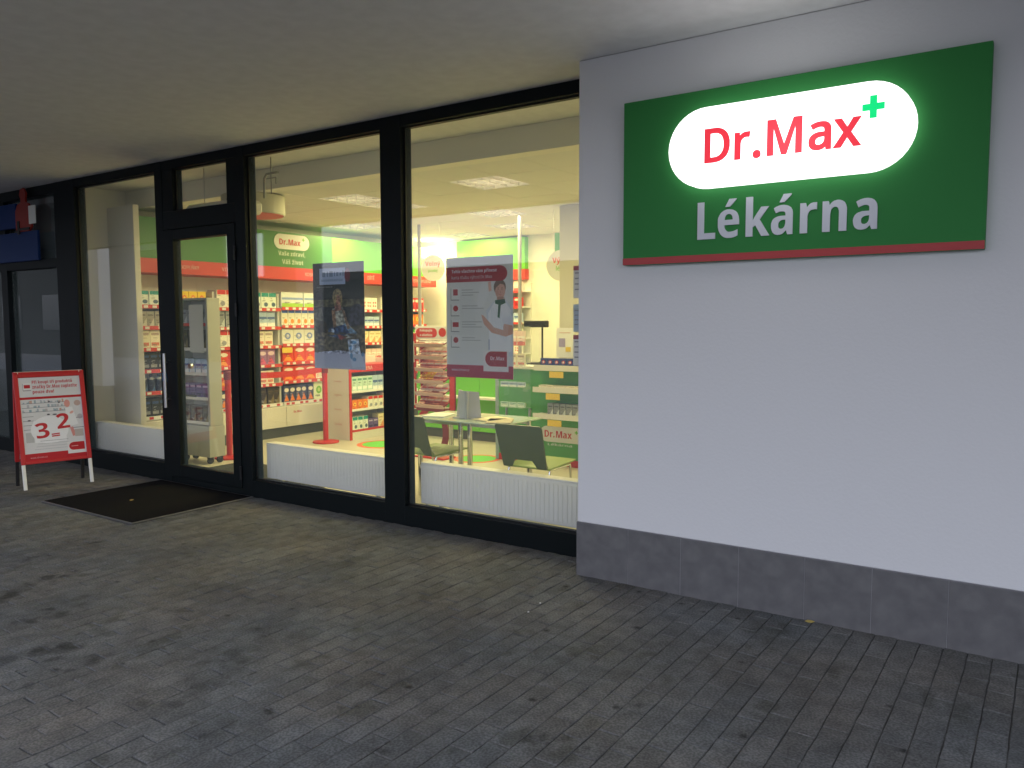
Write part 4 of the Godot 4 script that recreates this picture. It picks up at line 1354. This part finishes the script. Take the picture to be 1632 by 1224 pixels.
	# brochure rack at the right edge of the pane
	var k := thing("brochure_rack", "tall grey rack of stacked brochures at the right edge of the pane", "brochure rack", Vector3(-.13, 0, -.42))
	one_box("back_panel", Vector3(-.16, .0, -.02), Vector3(.30, 1.95, .0), pm(.5, .5, .5, .5), k)
	one_box("foot", Vector3(-.18, .0, -.2), Vector3(.30, .03, .1), pm(.4, .4, .4, .5), k)
	for i in 9:
		var y: float = .5 + i * .155
		one_box("pocket", Vector3(-.16, y, .0005), Vector3(.30, y + .012, .05), pm(.35, .35, .38, .4), k)
		one_box("brochure", Vector3(-.15, y + .0125, .004), Vector3(.05, y + .12, .014), pm(.55, .55, .58, .6) if i % 3 else pm(.55, .16, .2, .6), k)

func seats() -> void:
	var t := thing("glass_table", "frosted glass table on chrome legs between the two chairs", "table", Vector3(-1.86, 0, -1.10))
	var st := mb()
	box(st, Vector3(0, .70, 0), Vector3(1.05, .014, .62), .004)
	put("top", st, M.table_glass, t)
	st = mb()
	for s in [-1, 1]:
		box(st, Vector3(0, .672, s * .2), Vector3(.9, .03, .02))
	put("rail", st, M.steel, t)
	for x in [-.42, .02, .12, .45]:
		for z in ([-.22, .22] if absf(x) > .3 else [.20]):
			if x == .45 and z > 0:
				continue
			st = mb()
			tube(st, Vector3(x, .0, z), Vector3(x, .69, z), .022, 16)
			put("leg", st, M.chrome, t)
	# chairs with a cut-out low in the back
	var c := thing("chair", "dark green chair right of the glass table, its back to the window", "chair", Vector3(-1.00, 0, -.80), 0, "dark green chairs at the glass table")
	# outline in the plane of the back, metres; leans back towards the window
	st = mb()
	var back := PackedVector2Array([Vector2(-.20, .0), Vector2(-.12, .0), Vector2(-.08, .065), Vector2(.08, .065), Vector2(.12, .0), Vector2(.20, .0), Vector2(.215, .34), Vector2(.20, .36), Vector2(-.20, .36), Vector2(-.215, .34)])
	prism(st, back, .012, Transform3D(Basis(Vector3(1, 0, 0), .30), Vector3(0, .415, .17)))
	put("backrest", st, M.chair, c)
	st = mb()
	box(st, Vector3(0, .425, -.06), Vector3(.42, .014, .42), .005, Basis(Vector3(1, 0, 0), .05))
	put("seat", st, pm(.26, .36, .09, .4), c)
	for x in [-.19, .19]:
		st = mb()
		path_tube(st, [Vector3(x, .012, .22), Vector3(x, .405, .10), Vector3(x, .405, -.20), Vector3(x, .012, -.25)], .010, 10)
		put("leg", st, M.chrome, c)
		st = mb()
		tube(st, Vector3(x * .9, .41, .10), Vector3(x * .9, .52, .185), .009, 10)
		put("back_stay", st, M.chrome, c)
	var c2: Node3D = c.duplicate()
	c2.name = numbered("chair")
	add_child(c2)
	c2.position = Vector3(-2.12, 0, -.82)
	c2.rotation.y = -.12
	c2.set_meta("label", "dark green chair left of the glass table, half behind the thick mullion")
	var h := thing("leaflet_box", "grey double leaflet holder standing on the glass table", "leaflet holder", Vector3(-1.86, .708, -1.02), .1)
	for s in [-1, 1]:
		st = mb()
		prism(st, PackedVector2Array([Vector2(-.095, 0), Vector2(.095, 0), Vector2(.075, .23), Vector2(-.095, .245)]), .012, Transform3D(Basis(Vector3(0, 1, 0), .5 * s) * Basis(Vector3(1, 0, 0), -.1), Vector3(s * .045, 0, .02)))
		put("pocket", st, pm(.52, .53, .56, .4), h)
	one_box("foot", Vector3(-.12, 0, -.08), Vector3(.12, .008, .05), pm(.5, .5, .52, .4), h)
	for q in [[Vector3(-2.2, .708, -1.05), .3, M.paper, "loose white sheet lying on the left of the glass table"], [Vector3(-1.62, .708, -1.06), -.2, pm(.75, .68, .5, .7), "cream brochure lying on the glass table right of the holder"], [Vector3(-1.48, .708, -.98), .5, pm(.55, .48, .36, .7), "tan brochure lying at the right end of the glass table"]]:
		st = mb()
		box(st, Vector3(0, .004, 0), Vector3(.21, .008, .297), .001)
		var o := put("brochure", st, q[2])
		o.position = q[0]
		o.rotation.y = q[1]
		tag(o, q[3], "brochure")

# ---------------------------------------------------------------- printed things
func nurse_picture() -> Image:
	var im := Image.create(348, 516, false, Image.FORMAT_RGB8)
	im.fill(Color(.84, .86, .86))
	var skin := Color(.82, .64, .56)
	var coat := Color(.90, .92, .94)
	# figure on the right: coat, folded arms, green scarf
	paint_poly(im, [Vector2(212, 230), Vector2(250, 190), Vector2(310, 186), Vector2(345, 225), Vector2(347, 420), Vector2(220, 420), Vector2(226, 330)], Color(.80, .84, .88))
	paint_poly(im, [Vector2(222, 240), Vector2(252, 196), Vector2(308, 192), Vector2(336, 226), Vector2(340, 400), Vector2(230, 408)], coat)
	paint_ell(im, 200, 150, 26, 74, Color(.86, .88, .89, .8), .35)
	paint_poly(im, [Vector2(186, 246), Vector2(198, 250), Vector2(252, 300), Vector2(320, 316), Vector2(346, 304), Vector2(346, 326), Vector2(310, 338), Vector2(240, 322), Vector2(200, 286)], skin)
	paint_ell(im, 322, 298, 24, 30, skin, .3)
	paint_poly(im, [Vector2(290, 262), Vector2(346, 250), Vector2(347, 292), Vector2(300, 284)], Color(.86, .88, .92))
	paint_rect(im, 224, 350, 4, 44, Color(.40, .46, .62))
	paint_ell(im, 281, 132, 31, 34, Color(.47, .38, .31))
	paint_ell(im, 283, 146, 26, 36, skin)
	paint_poly(im, [Vector2(254, 120), Vector2(296, 106), Vector2(310, 124), Vector2(284, 118), Vector2(262, 134), Vector2(256, 152)], Color(.45, .36, .29))
	paint_rect(im, 268, 172, 30, 22, Color(.76, .58, .5))
	for x in [273, 292]:
		paint_ell(im, x, 140, 3.4, 2.2, Color(.2, .15, .14))
		paint_ell(im, x, 134, 5, 1.6, Color(.35, .25, .2))
	paint_ell(im, 284, 152, 3, 4, Color(.70, .50, .44))
	paint_ell(im, 283, 163, 8, 2.6, Color(.72, .42, .40, .8))
	paint_ell(im, 268, 156, 8, 12, Color(.72, .53, .46, .5))
	paint_ell(im, 286, 178, 22, 8, Color(.62, .47, .40, .6))
	for k in 12:
		paint_poly(im, [Vector2(240 + k * 8, 215 + k * 3), Vector2(243 + k * 8, 216 + k * 3), Vector2(236 + k * 7, 300 + k * 6), Vector2(233 + k * 7, 298 + k * 6)], Color(.74, .79, .84, .35))
	paint_poly(im, [Vector2(258, 186), Vector2(306, 182), Vector2(310, 198), Vector2(286, 206), Vector2(280, 262), Vector2(270, 256), Vector2(274, 204), Vector2(258, 200)], Color(.10, .36, .20))
	paint_poly(im, [Vector2(222, 110), Vector2(236, 106), Vector2(240, 146), Vector2(226, 150)], Color(.86, .70, .64))
	# header, icons, foot
	var red := Color(.66, .09, .14)
	paint_rect(im, 0, 42, 286, 64, red)
	paint_ell(im, 286, 74, 33, 32, red)
	paint_rect(im, 0, 462, 348, 54, Color(.68, .08, .22))
	paint_rect(im, 196, 398, 128, 88, Color(.88, .88, .88))
	paint_ell(im, 238, 432, 33, 32, red)
	paint_rect(im, 238, 401, 78, 63, red)
	for k in 7:
		paint_ell(im, 226 + k * 6, 420 + k * 7, 5, 3, Color(.85, .6, .6, .5), .8)
	for i in 4:
		var y: int = 146 + i * 68
		paint_rect(im, 24, y - 14, 46, 52, Color(.55, .58, .58))
		paint_rect(im, 27, y - 16, 46, 50, Color(.87, .88, .88))
		if i == 0:
			paint_rect(im, 38, y - 10, 24, 26, red)
		elif i == 2:
			paint_rect(im, 34, y - 4, 32, 20, red)
		else:
			paint_ell(im, 50, y + 4, 14, 13, red)
		for k in (3 if i == 2 or i == 0 else 2):
			var w := 60 + (i * 23 + k * 31) % 62
			for x in range(84, 84 + w, 1):
				if (x * 7 + k * 13) % 11 > 2:
					paint_rect(im, x, y - 8 + k * 11, 1, 4, Color(.62, .64, .65))
	im = soften(im, .55)
	grainy(im, .02)
	return im

func woman_picture() -> Image:
	var im := Image.create(348, 516, false, Image.FORMAT_RGB8)
	im.fill(Color(.13, .13, .12))
	paint_rect(im, 0, 0, 348, 200, Color(.12, .13, .12))
	paint_rect(im, 0, 178, 348, 36, Color(.36, .34, .24))
	paint_rect(im, 0, 214, 348, 130, Color(.15, .16, .18))
	paint_poly(im, [Vector2(0, 230), Vector2(60, 214), Vector2(70, 300), Vector2(120, 352), Vector2(0, 380)], Color(.42, .42, .36))
	paint_ell(im, 300, 270, 60, 70, Color(.23, .23, .28))
	paint_poly(im, [Vector2(0, 330), Vector2(348, 300), Vector2(348, 430), Vector2(0, 440)], Color(.34, .31, .24))
	paint_ell(im, 60, 330, 34, 52, Color(.22, .18, .12), .2)
	paint_ell(im, 40, 350, 22, 26, Color(.10, .09, .07))
	# seated woman, pale top, skirt
	paint_poly(im, [Vector2(132, 222), Vector2(204, 216), Vector2(230, 290), Vector2(300, 344), Vector2(250, 366), Vector2(110, 360), Vector2(140, 300)], Color(.62, .62, .56))
	paint_poly(im, [Vector2(206, 290), Vector2(296, 336), Vector2(286, 360), Vector2(232, 352)], Color(.42, .54, .62))
	paint_poly(im, [Vector2(104, 318), Vector2(210, 300), Vector2(246, 340), Vector2(170, 366), Vector2(96, 352)], Color(.24, .32, .46))
	paint_poly(im, [Vector2(126, 230), Vector2(150, 228), Vector2(158, 310), Vector2(138, 316)], Color(.60, .47, .36))
	paint_poly(im, [Vector2(196, 226), Vector2(214, 232), Vector2(250, 318), Vector2(232, 322)], Color(.58, .46, .36))
	paint_ell(im, 168, 166, 34, 42, Color(.58, .52, .36))
	paint_ell(im, 170, 182, 20, 28, Color(.66, .48, .38))
	for q in [[162, 178], [179, 177]]:
		paint_ell(im, q[0], q[1], 3.2, 2.2, Color(.18, .13, .1))
	paint_ell(im, 171, 196, 6, 2.4, Color(.5, .24, .22))
	paint_ell(im, 171, 187, 3, 4, Color(.5, .36, .28))
	paint_ell(im, 152, 180, 9, 34, Color(.62, .55, .36), .1)
	paint_ell(im, 192, 178, 7, 30, Color(.5, .44, .28), -.1)
	paint_poly(im, [Vector2(148, 208), Vector2(190, 204), Vector2(196, 230), Vector2(150, 236)], Color(.55, .38, .32))
	paint_ell(im, 130, 330, 14, 12, Color(.72, .78, .85))
	paint_poly(im, [Vector2(160, 344), Vector2(230, 360), Vector2(180, 376)], Color(.5, .22, .20))
	for k in 34:
		paint_ell(im, rng.randf() * 348, rng.randf_range(340, 430), rng.randf_range(8, 40), rng.randf_range(3, 9), Color(.3, .27, .2).lerp(Color(.5, .45, .33), rng.randf()), rng.randf_range(-.3, .3))
	# pale foot of the poster with a blue and white bottle
	paint_poly(im, [Vector2(0, 438), Vector2(170, 424), Vector2(348, 436), Vector2(348, 516), Vector2(0, 516)], Color(.66, .69, .76))
	paint_poly(im, [Vector2(232, 372), Vector2(306, 368), Vector2(314, 420), Vector2(346, 500), Vector2(262, 506), Vector2(240, 440)], Color(.70, .76, .82))
	for q in [[270, 384, 24, 9], [252, 410, 9, 14], [256, 450, 10, 16], [275, 466, 14, 10], [330, 440, 10, 12]]:
		paint_ell(im, q[0], q[1], q[2], q[3], Color(.28, .50, .66, .8))
	# title block
	paint_rect(im, 46, 26, 178, 80, Color(.70, .77, .88))
	paint_ell(im, 238, 62, 20, 34, Color(.45, .08, .16))
	for q in [[66, 44, 22, 24], [98, 42, 10, 26], [116, 40, 24, 28], [148, 44, 8, 22], [164, 46, 14, 20], [186, 50, 12, 14], [206, 40, 8, 26]]:
		paint_rect(im, q[0], q[1], q[2], q[3], Color(.52, .59, .69))
	for x in range(58, 206):
		if (x * 5) % 13 > 3:
			paint_rect(im, x, 80, 1, 11, Color(.55, .62, .72))
	for x in range(24, 134):
		if (x * 7) % 11 > 3:
			paint_rect(im, x, 114, 1, 6, Color(.55, .56, .55))
	im = soften(im, .5)
	var n := FastNoiseLite.new()
	n.seed = 3
	n.frequency = .03
	n.fractal_octaves = 5
	for y in range(110, 440):
		for x in 348:
			var k := 1.0 + .75 * n.get_noise_2d(x, y * 1.3)
			var q := im.get_pixel(x, y)
			im.set_pixel(x, y, Color(q.r * k, q.g * k, q.b * k))
	grainy(im, .05)
	return im

func board_picture() -> Image:
	var im := Image.create(350, 500, false, Image.FORMAT_RGB8)
	im.fill(Color(.86, .86, .87))
	var red := Color(.74, .07, .12)
	paint_rect(im, 0, 118, 350, 14, red)
	paint_rect(im, 0, 456, 350, 44, red)
	paint_rect(im, 22, 36, 44, 44, Color(.55, .5, .55))
	paint_rect(im, 24, 32, 44, 44, Color(.9, .9, .9))
	paint_rect(im, 29, 44, 34, 20, red)
	# sketched shelves
	var ink := Color(.34, .35, .40)
	for i in 7:
		var y := 156 + i * 26
		if i < 3:
			paint_rect(im, 6, y, 250, 2, ink)
		else:
			paint_rect(im, 6, y, 60, 2, ink)
	paint_rect(im, 286, 258, 60, 3, ink)
	paint_rect(im, 270, 318, 78, 3, ink)
	for i in 46:
		var x := rng.randi_range(8, 250)
		var y := 156 + 26 * rng.randi_range(0, 2)
		var h := rng.randi_range(6, 18)
		var c := Color(.72, .73, .76).lerp(Color(.55, .66, .70) if i % 3 else Color(.80, .62, .55), rng.randf())
		paint_rect(im, x, y - h, rng.randi_range(5, 16), h, c)
	for q in [[160, 150, 16, 8], [216, 158, 16, 10], [150, 228, 20, 10], [186, 230, 30, 9], [40, 258, 20, 10]]:
		paint_ell(im, q[0], q[1], q[2] * .5, q[3] * .5, Color(.26, .26, .30))
	# pale figure pointing, upper right
	paint_ell(im, 262, 168, 18, 24, Color(.88, .62, .58))
	paint_poly(im, [Vector2(250, 196), Vector2(290, 190), Vector2(318, 300), Vector2(250, 310)], Color(.93, .93, .94))
	paint_ell(im, 284, 224, 14, 8, Color(.86, .66, .62), -.5)
	paint_ell(im, 322, 168, 20, 18, Color(.72, .58, .52, .7))
	paint_ell(im, 330, 252, 16, 16, Color(.66, .64, .66, .7))
	paint_poly(im, [Vector2(266, 318), Vector2(284, 312), Vector2(300, 366), Vector2(280, 372)], Color(.84, .56, .54))
	paint_rect(im, 292, 330, 50, 44, Color(.74, .70, .68))
	paint_rect(im, 14, 330, 44, 60, Color(.74, .74, .74))
	# white bubble for the figures
	paint_ell(im, 150, 320, 108, 84, Color(.94, .94, .95))
	paint_rect(im, 62, 262, 180, 132, Color(.94, .94, .95))
	for k in 4:
		for x in range(90 - k * 12, 250):
			if (x * 7 + k) % 9 > 3:
				paint_rect(im, x, 384 + k * 16, 1, 3, Color(.66, .67, .70) if k else Color(.42, .42, .46))
	paint_rect(im, 242, 404, 108, 72, Color(.90, .89, .89))
	paint_ell(im, 276, 432, 26, 24, red)
	paint_rect(im, 276, 408, 66, 48, red)
	paint_rect(im, 264, 430, 40, 4, Color(.9, .7, .7))
	grainy(im, .02)
	return im

func posters() -> void:
	var p := thing("nurse_poster", "poster of a nurse in white with a green scarf, stuck inside the pane", "poster", Vector3(-1.022, 1.578, -.0755))
	var st := mb()
	sheet(st, .59, .862, Transform3D(Basis(), Vector3(0, 0, .0008)))
	put("print", st, print_mat(nurse_picture(), .5, .55), p)
	one_box("sheet", Vector3(-.295, -.431, -.0006), Vector3(.295, .431, .0006), M.thin_paper, p)
	write(p, "Tohle všechno vám přinese", pm(.72, .66, .66, .6), Vector3(-.243, .312, .0009), .40, 0, Basis(), -1, .0006)
	write(p, "karta Klubu výhod Dr.Max", pm(.62, .5, .5, .6), Vector3(-.243, .268, .0009), .36, 0, Basis(), -1, .0006, regular)
	write(p, "www.drmax.cz", pm(.62, .45, .5, .6), Vector3(-.25, -.385, .0009), .16, 0, Basis(), -1, .0006, regular)
	write(p, "Dr.Max", pm(.7, .5, .5, .6), Vector3(.10, -.30, .0009), .12, 0, Basis(), -1, .0006)
	p = thing("woman_poster", "dark poster of a woman sitting on the floor, stuck inside the pane", "poster", Vector3(-2.437, 1.598, -.0755))
	st = mb()
	sheet(st, .585, .862, Transform3D(Basis(), Vector3(0, 0, .0008)))
	put("print", st, print_mat(woman_picture(), .5, .06), p)
	one_box("sheet", Vector3(-.2925, -.431, -.0006), Vector3(.2925, .431, .0006), M.paper, p)
	# notices on the right edge of the right pane
	for q in [[1.805, .21, 0, "small red headed notice on the right pane, topmost at the wall"], [1.57, .18, 1, "pale blue notice on the right pane, second from the top at the wall"], [1.36, .20, 0, "red headed notice on the right pane, third from the top at the wall"]]:
		var n := thing("notice", q[3], "notice", Vector3(-.10, q[0], -.0755), 0, "notices on the right pane by the wall")
		one_box("sheet", Vector3(-.15, -q[1] / 2, -.0005), Vector3(.15, q[1] / 2, .0008), M.paper if q[2] == 0 else pm(.40, .50, .62, .6), n)
		one_box("heading", Vector3(-.15, q[1] * .36, .0009), Vector3(.15, q[1] / 2, .0014), pm(.40, .06, .11, .6) if q[2] == 0 else pm(.5, .6, .7, .6), n)
		for k in 4:
			one_box("text_line", Vector3(-.14, q[1] * (.26 - .17 * k), .0009), Vector3(.1 - .03 * k, q[1] * (.30 - .17 * k), .0013), pm(.3, .3, .33, .6), n)

func street_board() -> void:
	var turn := atan2(.97861, .20573)
	var b := thing("sandwich_board", "red framed street board advertising three for two outside the left window", "sandwich board", Vector3(-5.404, 0, .7237), turn)
	var lean := Basis(Vector3(1, 0, 0), -.19)
	var rear := Basis(Vector3(1, 0, 0), -.09)
	var im := board_picture()
	for side in 2:
		var t := Transform3D(lean, Vector3.ZERO) if side == 0 else Transform3D(Basis(Vector3.UP, PI) * rear, Vector3(0, 0, -.300))
		var fr := Node3D.new()
		fr.name = "board_panel"
		fr.transform = t
		b.add_child(fr, true)
		var st := mb()
		for q in [[-.302, .235, -.262, 1.092], [.262, .235, .302, 1.092], [-.262, 1.052, .262, 1.092], [-.262, .235, .262, .262]]:
			span(st, Vector3(q[0], q[1], -.012), Vector3(q[2], q[3], .012), .004)
		put("frame", st, M.red, fr)
		st = mb()
		span(st, Vector3(-.262, .262, -.008), Vector3(.262, 1.052, .002))
		put("backing", st, M.paper, fr)
		st = mb()
		sheet(st, .524, .79, Transform3D(Basis(), Vector3(0, .657, .0035)))
		put("print", st, print_mat(im, .5), fr)
		var red := pm(.55, .02, .03, .55)
		write(fr, "Při koupi tří produktů", red, Vector3(-.150, .982, .0038), .345, .044, Basis(), -1, .0006)
		write(fr, "značky Dr.Max zaplatíte", red, Vector3(-.150, .934, .0038), .385, .044, Basis(), -1, .0006)
		write(fr, "pouze dva!", red, Vector3(-.150, .888, .0038), .18, .042, Basis(), -1, .0006)
		write(fr, "3", red, Vector3(-.150, .465, .0038), .112, .145, Basis(Vector3(0, 0, 1), .10), -1, .0006)
		write(fr, "=", red, Vector3(-.025, .475, .0038), .070, .030, Basis(Vector3(0, 0, 1), .06), -1, .0006)
		write(fr, "2", red, Vector3(.030, .545, .0038), .112, .145, Basis(Vector3(0, 0, 1), .06), -1, .0006)
		write(fr, "www.drmax.cz", pm(.7, .4, .42, .6), Vector3(-.22, .285, .0038), .14, 0, Basis(), -1, .0006, regular)
		for s in [-1, 1]:
			st = mb()
			span(st, Vector3(s * .284 - .015, .0, -.010), Vector3(s * .284 + .015, .2345, .010), .003)
			put("leg", st, M.enamel if side == 0 else M.black, fr)
	var hg := mb()
	tube(hg, Vector3(-.29, 1.078, -.2025), Vector3(.29, 1.078, -.2025), .012, 10)
	put("top_hinge", hg, M.enamel, b)

func small_outdoor_things() -> void:
	var m := thing("door_mat", "black fibre mat lying on the pavement outside the shop door", "mat", Vector3(-4.14, .003, .595))
	var st := mb()
	box(st, Vector3(0, .006, 0), Vector3(1.36, .012, 1.10), .003)
	put("fibre", st, M.fibre, m)
	st = mb()
	for q in [[-.70, -.565, -.682, .565], [.682, -.565, .70, .565], [-.682, -.565, .682, -.552], [-.682, .552, .682, .565]]:
		span(st, Vector3(q[0], .0, q[1]), Vector3(q[2], .009, q[3]), .002)
	put("rim", st, pm(.22, .22, .22, .4, .6), m)
	var leaf := mb()
	prism(leaf, PackedVector2Array([Vector2(-.024, 0), Vector2(-.008, .012), Vector2(.012, .010), Vector2(.026, .0), Vector2(.010, -.011), Vector2(-.010, -.010)]), .0012, Transform3D(Basis(Vector3(1, 0, 0), -1.35), Vector3(0, .004, 0)))
	leaf.generate_normals()
	var lm := leaf.commit()
	for q in [[Vector3(1.39, .004, .335), .4, Color(.55, .42, .12), "yellow fallen leaf at the foot of the grey plinth"], [Vector3(-4.19, .014, .72), 1.9, Color(.42, .28, .08), "tan fallen leaf lying on the black door mat"]]:
		var o := hang("fallen_leaf", lm, pm(q[2].r, q[2].g, q[2].b, .7))
		o.position = q[0]
		o.rotation.y = q[1]
		tag(o, q[3], "leaf")
	for q in [[Vector3(.09, .001, .87), "white crumb of litter on the paving before the plinth corner, nearer the wall"], [Vector3(.11, .001, 1.02), "white crumb of litter on the paving before the plinth corner, farther from the wall"]]:
		st = mb()
		lathe(st, [Vector2(0, 0), Vector2(.005, .001), Vector2(.006, .003), Vector2(.003, .005), Vector2(0, .006)], Transform3D(), 7)
		var o := put("litter_crumb", st, M.paper)
		o.position = q[0]
		tag(o, q[1], "litter")
